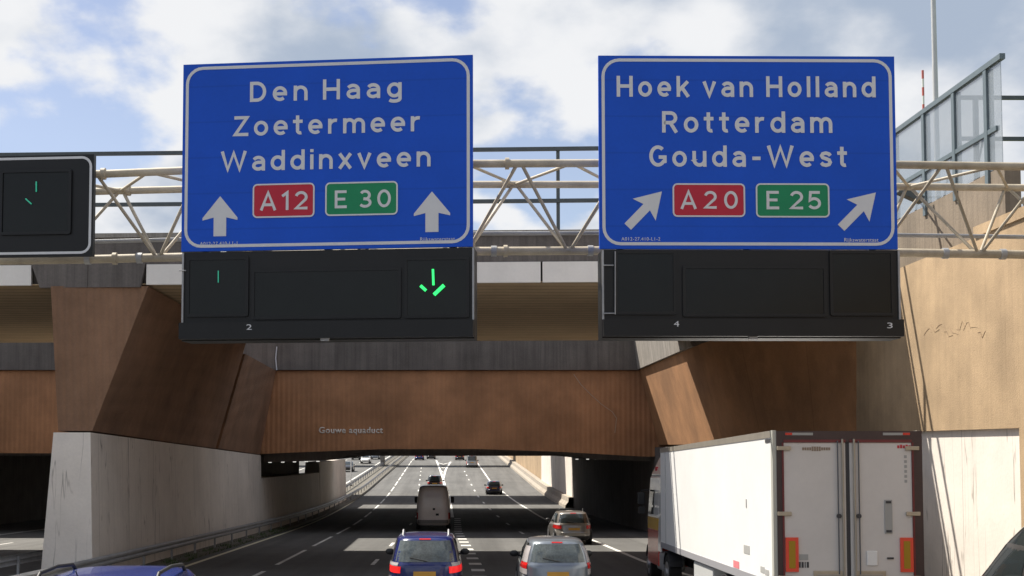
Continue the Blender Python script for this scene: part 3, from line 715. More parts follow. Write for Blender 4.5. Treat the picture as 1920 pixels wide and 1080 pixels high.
# the far cutting wall
fw = thing('retaining_wall', 'sunlit beige retaining wall with a low kerb barrier on the far side of the aqueduct', 'wall', (10.2, 130, zr(130)))
def farwall(y0, y1, x0, x1, z0, z1, m, nm):
    obj(nm, MB().hexa([(x0, y0, zr(y0) - 1), (x0 + 1, y0, zr(y0) - 1), (x1 + 1, y1, zr(y1) - 1), (x1, y1, zr(y1) - 1), (x0, y0, z0), (x0 + 1, y0, z0), (x1 + 1, y1, z1), (x1, y1, z1)]), m, fw)
farwall(YE + 0.02, 147, 10.25, 10.2, CAMZ + 3.5, CAMZ + 3.5, conc_white, 'white_section')
farwall(147.02, 290, 10.35, 9.4, CAMZ + 5.0, CAMZ + 7.0, conc_sand, 'beige_section')
m_ = MB(); xs_ = lambda y: 10.25 + (9.3 - 10.25) * (y - 108) / 180
m_.grid([[(xs_(y) + 0.2, y, zr(y) - 0.2), (xs_(y) - 0.75, y, zr(y) - 0.2), (xs_(y) - 0.70, y, zr(y) + 0.25), (xs_(y) - 0.45, y, zr(y) + 0.55), (xs_(y) - 0.40, y, zr(y) + 0.95), (xs_(y) + 0.2, y, zr(y) + 0.95)] for y in steps(YE - 1, 285)], True)
obj('barrier_step', m_, conc_plinth, fw)
# left outer wall of the opposite carriageway
lw = thing('retaining_wall', 'plain dark concrete wall on the outer side of the opposite carriageway', 'wall', (-30, 60, zr(60)))
obj('wall_face', MB().box(-30.9, -30, 20, 160, -6, CAMZ + 4.4), conc_dark, lw)

# ================================================================== GUARDRAILS
def guardrail(label, x, y0, y1, side, h=0.82, st=4.0, xf=None, group=None):
    xf = xf or (lambda y: x)
    t = thing('guardrail', label, 'guardrail', (x, y0, zr(y0)), group=group)
    prof = [(0.0, 0.0), (0.05, 0.05), (0.05, 0.10), (0.0, 0.15), (0.05, 0.20), (0.05, 0.25), (0.0, 0.31)]
    rows = []
    for y in steps(y0, y1):
        a = [(xf(y) + side * (p + 0.03), y, zr(y) + h - 0.31 + q) for p, q in prof]
        b = [(xf(y) + side * (p + 0.022), y, zr(y) + h - 0.31 + q) for p, q in prof[::-1]]
        rows.append(a + b)
    m_ = MB(); m_.grid(rows, True); obj('beam', m_, galv, t)
    y = y0 + 1
    while y < y1:
        obj('post', MB().box(xf(y) - 0.05, xf(y) + 0.022, y - 0.04, y + 0.04, zr(y), zr(y) + h - 0.06), galv, t); y += st
    return t
guardrail('galvanised guardrail along the foot of the white wall on the left', -10.35, 12, 122, 1)
guardrail('galvanised guardrail on the other side of the white wall, along the opposite road', -13.1, 12, 121, -1)
guardrail('guardrail running on along the far median beyond the aqueduct, on our side', -10.35, 122.3, 300, 1, xf=lambda y: -10.35 - 0.002 * (y - 122))
guardrail('guardrail running on along the far median beyond the aqueduct, on the opposite side', -12.3, 122.3, 300, -1)

# ================================================================== SIGN GANTRY
GY1, GY2, GYB = 21.35, 23.0, 22.15
gt = thing('sign_gantry', 'cream tubular steel truss gantry carrying the blue signs above the lanes', 'gantry', (0, 22.15, zr(22)))
tf = [(-220, 333), (200, 326), (340, 320), (620, 312), (890, 307), (1125, 306), (1690, 309), (1900, 312), (2090, 315)]
trr = [(-220, 368), (180, 359), (340, 355), (620, 350), (890, 346), (1125, 346), (1690, 350), (1900, 352), (2090, 354)]
tb = [(-220, 492), (180, 486), (340, 482), (620, 476), (890, 471), (1125, 470), (1690, 474), (1900, 477), (2090, 480)]
tf3 = [P(a, b, GY1) for a, b in tf]; tr3 = [P(a, b, GY2) for a, b in trr]; tb3 = [P(a, b, GYB) for a, b in tb]
def at_x(pts, x):
    for a, b in zip(pts[:-1], pts[1:]):
        if a.x <= x <= b.x: return a + (b - a) * ((x - a.x) / (b.x - a.x))
    return pts[0] if x < pts[0].x else pts[-1]
obj('top_chord', MB().path(tf3, 0.070, 14), cream, gt, smooth=50)
obj('top_chord', MB().path(tr3, 0.068, 14), cream, gt, smooth=50)
obj('bottom_chord', MB().path(tb3, 0.078, 14), cream, gt, smooth=50)
ct = [P(a, b - 33, GY2 + 0.05) for a, b in tb]; obj('cable_tray', MB().path(ct, 0.04, 8), galv, gt)
nb0 = P(1066, 470, GYB).x; sp_ = 1.865
ks = range(-8, 6)
for k in ks:
    xb1 = nb0 + k * sp_
    B = at_x(tb3, xb1)
    for dx in (-0.5, 0.5):
        xt1 = xb1 + dx * sp_
        if not (tf3[0].x < xt1 < tf3[-1].x and tb3[0].x < xb1 < tb3[-1].x): continue
        e = 0.06 if dx > 0 else -0.06
        obj('diagonal', MB().tube(B + Vector((e, -0.05, 0.05)), at_x(tf3, xt1 - e) + Vector((0, 0, -0.05)), 0.031, 8), cream, gt, smooth=50)
        obj('diagonal', MB().tube(B + Vector((e, 0.05, 0.05)), at_x(tr3, xt1 - e) + Vector((0, 0, -0.05)), 0.031, 8), cream, gt, smooth=50)
    x1 = xb1 - 0.5 * sp_
    if tf3[0].x < x1 < tf3[-1].x - sp_:
        obj('cross_brace', MB().tube(at_x(tr3, x1), at_x(tf3, x1 + 0.5 * sp_), 0.029, 8), cream, gt, smooth=50)
        obj('cross_brace', MB().tube(at_x(tf3, x1 + 0.5 * sp_), at_x(tr3, x1 + sp_), 0.029, 8), cream, gt, smooth=50)
for px in (165, 262, 420, 700, 926, 1107, 1400, 1560, 1772, 1880):
    B = P(px, 476, GYB); B = at_x(tb3, B.x)
    obj('clamp', MB().tube(B - Vector((0.05, 0, 0)), B + Vector((0.05, 0, 0)), 0.098, 14), galv, gt, smooth=50)
for k in range(-7, 6, 2):
    B = at_x(tb3, nb0 + k * sp_)
    obj('gusset', MB().box(B.x - 0.17, B.x + 0.17, B.y - 0.012, B.y + 0.012, B.z + 0.04, B.z + 0.20), cream, gt)
for x_ in (-6.2, 0.9, 7.1):
    for pl, r_ in ((tf3, 0.105), (tr3, 0.10), (tb3, 0.112)):
        B = at_x(pl, x_); obj('flange', MB().tube(B - Vector((0.035, 0, 0)), B + Vector((0.035, 0, 0)), r_, 16), cream, gt, smooth=50)
# legs, outside the picture
for pts_x in (0, -1):
    a, b, c_ = tf3[pts_x], tr3[pts_x], tb3[pts_x]
    obj('leg', MB().tube((a.x, 22.15, zr(22) - 0.3), (a.x, 22.15, a.z + 0.2), 0.22, 16), cream, gt, smooth=50)
    obj('leg_head', MB().bar((a.x, GY1 - 0.1, a.z), (a.x, GY2 + 0.1, a.z), 0.2, 0.2), cream, gt)

class Frame:
    def __init__(s, px, py, Y, rz):
        s.loc = P(px, py, Y); s.rz = rz
        s.ex = Vector((math.cos(rz), math.sin(rz), 0)); s.n = Vector((math.sin(rz), -math.cos(rz), 0))
    def uv(s, px, py):
        r = ray(px, py); o = Vector((0, 0, CAMZ)); t = (s.loc - o).dot(s.n) / r.dot(s.n)
        p = o + r * t - s.loc
        return p.dot(s.ex), p.z
def rect(fr, x0, y0, x1, y1):
    a = fr.uv(x0, (y0 + y1) / 2)[0]; b = fr.uv(x1, (y0 + y1) / 2)[0]
    c = fr.uv((x0 + x1) / 2, y0)[1]; d = fr.uv((x0 + x1) / 2, y1)[1]
    return a, b, d, c                                   # u0,u1,v0(bottom),v1(top)

def up_arrow(fr, cx, tip, base, half):
    u, vt = fr.uv(cx, tip); _, vb = fr.uv(cx, base); hw = abs(fr.uv(cx + half, base)[0] - u); h = vt - vb
    k = 0.36 * hw
    return [(u - k, vb), (u + k, vb), (u + k, vb + 0.47 * h), (u + hw, vb + 0.40 * h), (u + hw, vb + 0.46 * h), (u, vt), (u - hw, vb + 0.46 * h), (u - hw, vb + 0.40 * h), (u - k, vb + 0.47 * h)]
def diag_arrow(fr, tail, tip):
    a = Vector(fr.uv(*tail)); b = Vector(fr.uv(*tip)); d = (b - a).normalized(); n = Vector((-d.y, d.x)); ln = (b - a).length
    k = 0.076; hw = 0.265; hl = 0.43
    c1 = b - d * hl
    q = [a - n * k, a - n * k + d * (ln - hl + 0.06)] + [c1 - n * hw - d * 0.0, b, c1 + n * hw] + [a + n * k + d * (ln - hl + 0.06), a + n * k]
    return [(p.x, p.y) for p in q]

def direction_sign(label, fr, box, lines, shields, arrows, small):
    t = thing('direction_sign', label, 'road sign', tuple(fr.loc), fr.rz, 'blue direction signs on the gantry')
    u0, u1, v0, v1 = rect(fr, *box)
    obj('panel', MB().box(u0, u1, 0.0, 0.06, v0, v1), sign_blue, t, world=False)
    for ux in (u0 + 0.36, (u0 + u1) / 2, u1 - 0.36): obj('back_post', MB().box(ux - 0.06, ux + 0.06, 0.06, 0.34, v0 + 0.02, v1 - 0.1), galv, t, world=False)
    obj('border', ringplate(MB(), u0 + 0.05, u1 - 0.05, v0 + 0.06, v1 - 0.05, 0.30, 0.052, -0.001), sign_white, t, world=False)
    for txt, x0, x1, top, base in lines:
        a = fr.uv(x0, base); b = fr.uv(x1, base); c = fr.uv((x0 + x1) / 2, top)
        road_lettering('lettering', txt, sign_white, t, a[0], b[0], (a[1] + b[1]) / 2, c[1] - (a[1] + b[1]) / 2, -0.001)
    for txt, m, bx, tx in shields:
        a, b, c, d = rect(fr, *bx)
        sh = obj('route_plate', plate(MB(), rrect(a, b, c, d, 0.08), -0.001, 0.006), m, t, world=False)
        obj('plate_border', ringplate(MB(), a, b, c, d, 0.08, 0.026, -0.0075), sign_white, sh, world=False)
        l0, l1, lb, lt = rect(fr, *tx)
        road_lettering('plate_lettering', txt, sign_white, sh, l0, l1, lb, lt - lb, -0.0075, sw=0.15, gap0=0.16)
    for ar in arrows: obj('arrow', plate(MB(), ar, -0.001, 0.005), sign_white, t, world=False)
    for txt, x0, x1, base, h in small:
        a = fr.uv(x0, base); b = fr.uv(x1, base)
        lettering('small_lettering', txt, sign_white, t, a[0], b[0], a[1], h, -0.001, bold=0.0)
    return t
frL = Frame(614.5, 290, 20.62, R(-6.2)); frR = Frame(1400, 287, 20.35, R(0.6))
direction_sign('blue sign to Den Haag, Zoetermeer and Waddinxveen with two upward arrows', frL, (342, 112, 886.5, 467),
    [('Den Haag', 468, 754, 149, 187), ('Zoetermeer', 438, 789, 213, 251), ('Waddinxveen', 413, 808, 279, 317)],
    [('A12', sign_red, (474, 344, 590, 408), (487, 359, 578, 394)), ('E 30', sign_green, (610, 341, 746, 404), (627, 356, 734, 390))],
    [up_arrow(frL, 413, 368, 443, 32), up_arrow(frL, 810, 359, 435, 34)],
    [('A012-27.410-L1-1', 375, 445, 460, 0.055), ('Rijkswaterstaat', 788, 853, 452, 0.06)])
direction_sign('blue sign to Hoek van Holland, Rotterdam and Gouda-West with two slanting arrows', frR, (1123, 105, 1680, 467),
    [('Hoek van Holland', 1156, 1642, 143, 182), ('Rotterdam', 1241, 1561, 209, 249), ('Gouda-West', 1217, 1589, 273, 313)],
    [('A20', sign_red, (1261, 344, 1397, 407), (1275, 358, 1384, 392)), ('E 25', sign_green, (1417, 344, 1555, 408), (1436, 358, 1540, 393))],
    [diag_arrow(frR, (1177, 425), (1241, 359)), diag_arrow(frR, (1577, 427), (1642, 361))],
    [('A012-27.410-L1-2', 1165, 1238, 451, 0.055), ('Rijkswaterstaat', 1583, 1647, 453, 0.06)])

def lane_board(label, fr, box, recess, digits, leds, pipes=()):
    t = thing('lane_signal_board', label, 'lane signal', tuple(fr.loc), fr.rz, 'black lane signal boards on the gantry')
    u0, u1, v0, v1 = rect(fr, *box)
    obj('housing', MB().box(u0, u1, 0.02, 0.55, v0 - 0.0, v1 - 0.012), board_blk, t, world=False)
    obj('bottom_shelf', MB().box(u0 + 0.005, u1 - 0.005, -0.16, 0.02, v0 + 0.02, v0 + 0.30), board_blk, t, world=False)
    for rx in recess:
        a, b, c, d = rect(fr, *rx)
        obj('display', ringplate(MB(), a, b, c, d, 0.04, 0.05, 0.02, 0.035), board_blk, t, world=False)
        obj('display_face', MB().box(a + 0.05, b - 0.05, 0.0, 0.02, c + 0.05, d - 0.05), board_blk2, t, world=False)
    for ea, eb_ in ((u0, u0 + 0.03), (u1 - 0.03, u1)): obj('edge_strip', MB().box(ea, eb_, -0.012, 0.02, v0 + 0.31, v1 - 0.02), galv, t, world=False)
    for xa, ya, xc, yc in pipes:
        a = fr.uv(xa, ya); b = fr.uv(xc, yc); obj('conduit', MB().tube((a[0], -0.035, a[1]), (b[0], -0.035, b[1]), 0.011, 8), galv, t, world=False)
    um = (u0 + u1) / 2; obj('drip_lamp', MB().box(um - 0.07, um + 0.07, -0.1, -0.02, v0 - 0.025, v0 + 0.02), galv, t, world=False)
    for ch, px, py in digits:
        a = fr.uv(px - 5, py + 6); b = fr.uv(px + 5, py + 6)
        lettering('lane_number', ch, sign_white, t, a[0], b[0], a[1], 0.09, -0.161, bold=0.0)
    for (xa, ya), (xb1, yb1), wd, m in leds:
        a = fr.uv(xa, ya); b = fr.uv(xb1, yb1)
        obj('light_bar', MB().bar((a[0], -0.02, a[1]), (b[0], -0.02, b[1]), wd, wd), m, t, world=False)
    return t
lane_board('black signal board under the Den Haag sign with a lit green down arrow', frL, (341, 467, 889, 637),
    [(350, 482, 466, 594), (472, 503, 752, 598), (758, 482, 880, 596)], [('2', 472, 614)],
    [((812, 505), (813, 535), 0.035, led_on), ((789, 536), (799, 545), 0.05, led_on), ((833, 535), (814, 553), 0.055, led_on), ((410, 508), (410, 530), 0.016, led_dim)], ((337, 508, 350, 508),))
lane_board('unlit black signal board under the Hoek van Holland sign', frR, (1129, 467, 1688, 634),
    [(1153, 470, 1268, 590), (1280, 498, 1550, 594), (1556, 470, 1676, 592)], [('4', 1265, 608), ('3', 1662, 611)], [], ((1153, 472, 1153, 590), (1131, 588, 1153, 588), (1131, 498, 1150, 498)))
# separate white bordered signal at the left edge
frS = Frame(70, 385, 20.75, R(-5.0))
t = thing('lane_signal_board', 'square black lane signal with a rounded white border at the left edge', 'lane signal', tuple(frS.loc), frS.rz, 'black lane signal boards on the gantry')
u0, u1, v0, v1 = rect(frS, -42, 291, 174, 481)
obj('housing', MB().box(u0, u1, 0.02, 0.12, v0, v1), board_blk, t, world=False)
obj('back_box', MB().box(u0 + 0.3, u1 - 0.3, 0.12, 0.36, v0 + 0.1, v1 - 0.1), board_blk, t, world=False)
obj('border', ringplate(MB(), u0 + 0.03, u1 - 0.03, v0 + 0.04, v1 - 0.03, 0.18, 0.042, 0.019), sign_white, t, world=False)
a, b, c, d = rect(frS, 0, 318, 134, 440)
obj('display', ringplate(MB(), a, b, c, d, 0.05, 0.05, 0.019, 0.04), board_blk, t, world=False)
obj('display_face', MB().box(a + 0.05, b - 0.05, 0.0, 0.018, c + 0.05, d - 0.05), board_blk2, t, world=False)
for p, q, wd in (((69, 341), (69, 360), 0.018), ((49, 373), (60, 383), 0.02)):
    a = frS.uv(*p); b = frS.uv(*q); obj('light_bar', MB().bar((a[0], -0.02, a[1]), (b[0], -0.02, b[1]), wd, wd), led_dim, t, world=False)

# far bridge beyond the aqueduct: it throws the narrow shadow band on the far road and up the right wall
yg = 207.5
fg = thing('footbridge', 'far narrow bridge beyond the aqueduct that throws the thin shadow across the rising road', 'bridge', (0, yg, zr(yg)))
obj('deck', MB().box(-32, 22, yg, yg + 7.5, zr(yg) + 6.4, zr(yg) + 7.2), conc_dark, fg)
for y_ in (yg + 0.02, yg + 7.3): obj('railing', MB().box(-32, 22, y_, y_ + 0.05, zr(yg) + 8.1, zr(yg) + 8.2), steel_dark, fg)
for x in (-12.6,): obj('column', MB().box(x - 0.3, x + 0.3, yg + 2, yg + 5.5, zr(yg) - 0.3, zr(yg) + 6.4), conc_grey, fg)

# ================================================================== MASTS, LAMP POST, BUSHES
lp = thing('lamp_post', 'tall slim pale steel lamp post rising behind the glass screen', 'lamp post', tuple(P(1760, 300, 42).xy) + (LAND,))
a, b = P(1758, 300, 42), P(1748, -60, 42)
obj('pole', MB().tube((a.x, 42, LAND - 0.2), (b.x, 42, b.z + 2.0), 0.11, 12, 0.075), mat('pale_pole', (0.52, 0.53, 0.53), 0.5, metal=0.2, var=0.06), lp, smooth=50)
obj('lamp_head', MB().tube((b.x, 42, b.z + 2.0), (b.x - 1.4, 42, b.z + 2.3), 0.05, 8).box(b.x - 2.0, b.x - 1.3, 41.85, 42.15, b.z + 2.24, b.z + 2.38), galv, lp)
ym = 420.0
ma = P(1730, 132, ym); md_ = P(1732, 340, ym)
rm = thing('radio_mast', 'thin red and white banded radio mast far behind the glass screen', 'mast', (ma.x, ym, md_.z - 20))
zs_ = [ma.z - (ma.z - md_.z) * k / 13 for k in range(14)]
for k in range(13):
    obj('mast_band', MB().tube((ma.x, ym, zs_[k + 1]), (ma.x, ym, zs_[k]), 0.42, 8), mast_red_hazed if k % 2 == 0 else mast_white, rm)
obj('mast_foot', MB().tube((ma.x, ym, LAND), (ma.x, ym, zs_[-1]), 0.6, 8), mast_white, rm)

def bush(label, cx, cy, z0, w_, h_, n, seed, group=None):
    rnd = random.Random(seed)
    t = thing('bush', label, 'bush', (cx, cy, z0), group=group)
    m_ = MB()
    for k in range(6):
        a = rnd.uniform(0, 6.28); m_.tube((cx, cy, z0 - 0.1), (cx + math.cos(a) * w_ * 0.4, cy + math.sin(a) * w_ * 0.4, z0 + h_ * rnd.uniform(0.5, 0.9)), 0.035, 6, 0.012)
    obj('stem', m_, bark_m, t)
    m_ = MB()
    clumps = [(rnd.uniform(-1, 1) * w_ * 0.75, rnd.uniform(-1, 1) * w_ * 0.75, rnd.uniform(0.15, 1) * h_, rnd.uniform(0.3, 0.55)) for _ in range(16)]
    for k in range(n):
        x, y, z, r_ = rnd.choice(clumps)
        d = Vector((rnd.gauss(0, 1), rnd.gauss(0, 1), rnd.gauss(0, 1))).normalized() * r_ * rnd.uniform(0.3, 1)
        p = Vector((cx + x, cy + y, z0 + max(0.02, z))) + d
        u = Vector((rnd.gauss(0, 1), rnd.gauss(0, 1), rnd.gauss(0, 1))).normalized(); v = u.orthogonal().normalized()
        s = rnd.uniform(0.05, 0.10)
        m_.face([p - u * s, p - v * s * 0.5, p + u * s, p + v * s * 0.5])
    obj('leaves', m_, leaf_m, t)
c = on_road(658, 913)
lp2 = thing('marker_post', 'thin white post standing on the median beyond the end of the white wall', 'post', (c.x, c.y, zr(c.y)))
obj('pole', MB().tube((c.x, c.y, zr(c.y)), (c.x, c.y, zr(c.y) + 5.5), 0.07, 8), mast_white, lp2, smooth=50)
obj('pole_foot', MB().box(c.x - 0.16, c.x + 0.16, c.y - 0.16, c.y + 0.16, zr(c.y), zr(c.y) + 0.3), conc_grey, lp2)
q = P(1915, 322, 37)
bush('leafy green bush behind the glass screen at the right edge', q.x + 0.3, 37.0, LAND, 1.1, 2.0, 3800, 3)
# weeds along the foot of the median wall
rnd = random.Random(5); m_ = MB()
for k in range(2600):
    y = rnd.uniform(30, 75); x = -10.15 + rnd.gauss(0, 0.12); h_ = rnd.uniform(0.06, 0.32) * (0.4 + 0.6 * math.sin(y * 0.9) ** 2)
    a = rnd.uniform(0, 6.28); s = rnd.uniform(0.015, 0.03); lean = Vector((rnd.gauss(0, 0.1), rnd.gauss(0, 0.1), h_)); z = zr(y) + 0.02
    m_.face([(x - s * math.cos(a), y - s * math.sin(a), z), (x + s * math.cos(a), y + s * math.sin(a), z), Vector((x, y, z)) + lean])
o = obj('weeds', m_, leaf_m); o['kind'] = 'stuff'; tag(o, 'low green weeds growing along the foot of the left guardrail', 'weeds')

# ================================================================== VEHICLES
class Shape:
    """body given by rings (z, half width, rear y, front y, squareness); rear bumper near y = 0"""
    def __init__(s, tab): s.tab = tab
    def at(s, z):
        T = s.tab
        if z <= T[0][0]: return T[0][1:]
        for a, b in zip(T[:-1], T[1:]):
            if z <= b[0]:
                t = (z - a[0]) / (b[0] - a[0]); return tuple(a[i] * (1 - t) + b[i] * t for i in range(1, 5))
        return T[-1][1:]
    def ring(s, z, n=56):
        a, yr, yf, e = s.at(z); c, b = (yr + yf) / 2, (yf - yr) / 2; out = []
        for i in range(n):
            t = 2 * math.pi * i / n; co, si = math.cos(t), math.sin(t)
            out.append((a * math.copysign(abs(co) ** (2 / e), co), c + b * math.copysign(abs(si) ** (2 / e), si), z))
        return out
    def body(s):
        m_ = MB(); zs_ = []
        for a, b in zip(s.tab[:-1], s.tab[1:]):
            k = max(1, int((b[0] - a[0]) / 0.06)); zs_ += [a[0] + (b[0] - a[0]) * i / k for i in range(k)]
        zs_.append(s.tab[-1][0])
        V = m_.grid([s.ring(z) for z in zs_], True)
        m_.bm.faces.new(V[0][::-1]); m_.bm.faces.new(V[-1]); return m_
    def rear(s, s0, s1, z0, z1, off=0.006, nu=14, nv=8, tap=0.0, front=False):
        def pt(u, z, o):
            a, yr, yf, e = s.at(z); c, b = (yr + yf) / 2, (yf - yr) / 2
            y = b * max(0.0, 1 - abs(u) ** e) ** (1 / e)
            nx = math.copysign(abs(u) ** (e - 1), u) / a; ny = (max(1e-4, y / b)) ** (e - 1) / b; l_ = math.hypot(nx, ny)
            return Vector((u * a + o * nx / l_, (c + y + o * ny / l_) if front else (c - y - o * ny / l_), z))
        m_ = MB(); rows = []
        for j in range(nv + 1):
            tz = j / nv; z = z0 + (z1 - z0) * tz
            a_, b_ = s0, s1
            if tap: m0 = (s0 + s1) / 2; k = 1 - tap * tz; a_, b_ = m0 + (s0 - m0) * k, m0 + (s1 - m0) * k
            us = [a_ + (b_ - a_) * i / nu for i in range(nu + 1)]
            rows.append([pt(us[0], z, -0.01)] + [pt(u, z, off) for u in us] + [pt(us[-1], z, -0.01)])
        r0 = [Vector(p) for p in rows[0]]; 
        m_.grid(rows); return m_
    def side(s, sgn, y0, y1, z0, z1, off=0.006, slant0=0.0, slant1=0.0, nu=10, nv=6):
        m_ = MB(); rows = []
        for j in range(nv + 1):
            tz = j / nv; z = z0 + (z1 - z0) * tz; a, yr, yf, e = s.at(z); c, b = (yr + yf) / 2, (yf - yr) / 2
            ya, yb_ = y0 + slant0 * tz, y1 - slant1 * tz; r_ = []
            for i in range(nu + 1):
                y = ya + (yb_ - ya) * i / nu; q_ = min(1, abs((y - c) / b)); x = a * (1 - q_ ** e) ** (1 / e)
                r_.append((sgn * (x + off), y, z))
            rows.append(r_)
        m_.grid(rows); return m_
def wheel(root, x, y, r, wd, rim_mat=None):
    sg = 1 if x > 0 else -1
    t_ = MB().tube((x - sg * wd, y, r), (x, y, r), r, 24); t_.bevel(0.0) if False else None
    wh = obj('wheel', t_, tyre_m, root, world=False, smooth=40)
    obj('rim', MB().tube((x - sg * 0.02, y, r), (x + sg * 0.008, y, r), r * 0.66, 18), rim_mat or rim_m, wh, world=False, smooth=40)
    return wh
def car(name, label, cat, loc, rz, tab, m, belt, roofz, rw=(-0.84, 0.84), lights='low', Lw=4.4, r=0.31, rails=False, plate=True, group=None, lit=False, rwz=None, detail=True, mirrors=True, mir_y=None, glass=None):
    t = thing(name, label, cat, loc, rz, group)
    s = Shape(tab)
    obj('body', s.body(), m, t, world=False, smooth=38)
    z0, z1 = rwz or (belt + 0.05, roofz - 0.10)
    rwo = obj('rear_window', s.rear(rw[0], rw[1], z0, z1), glass or car_glass, t, world=False, smooth=60)
    obj('windscreen', s.rear(-0.86, 0.86, belt + 0.04, roofz - 0.08, front=True), car_glass, t, world=False, smooth=60)
    for sg in (-1, 1):
        yr_, yf_ = s.at(belt + 0.02)[1], s.at(belt + 0.02)[2]
        a0 = yr_ + 0.38; a1 = yf_ - 0.42; mid = (a0 + a1) / 2
        k0 = s.at(roofz - 0.1)[1] - s.at(belt + 0.04)[1]; k1 = s.at(belt + 0.04)[2] - s.at(roofz - 0.1)[2]
        obj('side_window', s.side(sg, a0, mid - 0.05, belt + 0.04, roofz - 0.1, slant0=k0 * 0.9), car_glass, t, world=False, smooth=60)
        obj('side_window', s.side(sg, mid + 0.05, a1, belt + 0.04, roofz - 0.1, slant1=k1 * 0.9), car_glass, t, world=False, smooth=60)
        if lights == 'low':
            tl = obj('tail_light', s.rear(sg * 0.995, sg * 0.66, belt - 0.22, belt - 0.06, 0.016, tap=-0.0), brake_on if lit else tail_red, t, world=False, smooth=60)
            obj('clear_lens', s.rear(sg * 0.995, sg * 0.74, belt - 0.055, belt + 0.03, 0.016), tail_clear, tl, world=False, smooth=60)
        elif lights == 'tall':
            tl = obj('tail_light', s.rear(sg * 0.995, sg * 0.86, belt - 0.12, belt + 0.03, 0.014), tail_red, t, world=False, smooth=60)
            obj('clear_lens', s.rear(sg * 0.995, sg * 0.87, belt + 0.035, belt + 0.42, 0.014), tail_clear, tl, world=False, smooth=60)
            obj('clear_lens', s.rear(sg * 0.995, sg * 0.84, belt - 0.26, belt - 0.125, 0.014), tail_clear, tl, world=False, smooth=60)
        elif lights == 'van':
            obj('tail_light', s.rear(sg * 0.995, sg * 0.90, 0.55, 1.05, 0.014), tail_red, t, world=False, smooth=60)
        if mirrors:
            ym_ = mir_y or yf_ - 0.55; a = s.at(belt)[0]
            mm = MB().ball((sg * (a + 0.13), ym_, belt + 0.06), 0.12, 0.07, 0.085).tube((sg * (a - 0.04), ym_ + 0.03, belt), (sg * (a + 0.08), ym_ + 0.02, belt + 0.03), 0.03, 6)
            obj('mirror', mm, trim_m, t, world=False, smooth=40)
        if rails:
            yr2, yf2 = s.at(roofz)[1] + 0.25, s.at(roofz)[2] - 0.25; a = s.at(roofz - 0.03)[0] - 0.06
            pp = [(sg * a, yr2, roofz - 0.03), (sg * a, yr2 + 0.18, roofz + 0.075), (sg * a, (yr2 + yf2) / 2, roofz + 0.095), (sg * a, yf2 - 0.2, roofz + 0.06), (sg * a, yf2, roofz - 0.05)]
            obj('roof_rail', MB().path(pp, 0.024, 8), trim_m if not rails == 'silver' else galv, t, world=False, smooth=50)
        for yy in (0.82, Lw - 0.88):
            zz2 = r + 0.02; a = s.at(0.5)[0]; ar = MB().tube((sg * (a - 0.25), yy, zz2), (sg * (a + 0.006), yy, zz2), r + 0.055, 24)
            obj('wheel_arch', ar, trim_m, t, world=False, smooth=40)
            wheel(t, sg * (a + 0.012), yy, r, 0.2)
    obj('bumper_trim', s.rear(-0.97, 0.97, 0.24, 0.40, 0.012), trim_m, t, world=False, smooth=60)
    if plate:
        obj('licence_plate', s.rear(-0.30, 0.30, belt - 0.28, belt - 0.17, 0.018, nu=4, nv=2), plate_y, t, world=False)
    if detail:
        yr_ = s.at(z0 + 0.02)[1]
        obj('wiper', MB().tube((0.05, yr_ - 0.02, z0 + 0.02), (-0.36, s.at(z0 + 0.09)[1] - 0.005, z0 + 0.10), 0.012, 6), trim_m, t, world=False)
        obj('brake_lamp', s.rear(-0.2, 0.2, roofz - 0.075, roofz - 0.045, 0.012, nu=4, nv=1), tail_red, t, world=False)
    return t
def hatch_tab(W, Lc, belt, H, rake=0.35, hood=1.15, n=4.5, rr=0.80):
    a = W / 2
    return [(0.19, a * 0.88, 0.16, Lc - 0.16, n), (0.27, a * 0.96, 0.06, Lc - 0.04, n), (0.45, a * 0.995, 0.0, Lc, n), (0.56, a, 0.01, Lc - 0.01, n),
            (0.60, a, 0.06, Lc - 0.05, n), (belt - 0.18, a * 0.995, 0.08, Lc - 0.22, n), (belt - 0.03, a * 0.975, 0.10, Lc - hood + 0.05, n), (belt, a * 0.955, 0.115, Lc - hood, n),
            (belt + (H - belt) * 0.45, a * 0.88, 0.115 + rake * 0.42, Lc - hood - 0.42, n), (H - 0.10, a * rr, 0.115 + rake * 0.90, Lc - hood - 0.85, n * 0.9),
            (H - 0.045, a * (rr - 0.05), 0.115 + rake * 1.05, Lc - hood - 0.98, n * 0.8), (H - 0.012, a * (rr - 0.17), 0.115 + rake * 1.05 + 0.16, Lc - hood - 1.2, n * 0.7), (H, a * (rr - 0.42), 0.115 + rake + 0.5, Lc - hood - 1.6, 3.0)]
def rz_(y): return zr(y)
# blue people carrier right ahead
y = 29.6; car('parked_car' if False else 'car', 'dark blue people carrier with roof rails and lit red brake lights, straight ahead', 'car', (P(796, 1100, y).x, y, zr(y)), 0.0,
    hatch_tab(1.80, 4.6, 1.02, 1.66, 0.34, 1.0), p_blue, 1.02, 1.66, lights='low', Lw=4.6, rails='silver', lit=True, glass=car_glass2)
# silver car to its right
y = 30.0; car('car', 'silver hatchback with tall tail lights beside its rear window, right of the blue people carrier', 'car', (P(1047, 1100, y).x, y, zr(y)), R(-0.6),
    hatch_tab(1.77, 4.2, 0.98, 1.56, 0.30, 1.0, rr=0.78), p_silver, 0.98, 1.56, rw=(-0.80, 0.80), lights='tall', Lw=4.2, glass=car_glass2)
# estate farther on in the right lane
y = 57.0; car('car', 'small warm silver estate car driving into the shade by the right edge line', 'car', (P(1077, 1015, y).x, y, zr(y)), R(1.0),
    hatch_tab(1.76, 4.4, 0.95, 1.50, 0.36, 1.1), p_champ, 0.95, 1.50, lights='low', Lw=4.4, rails=True)
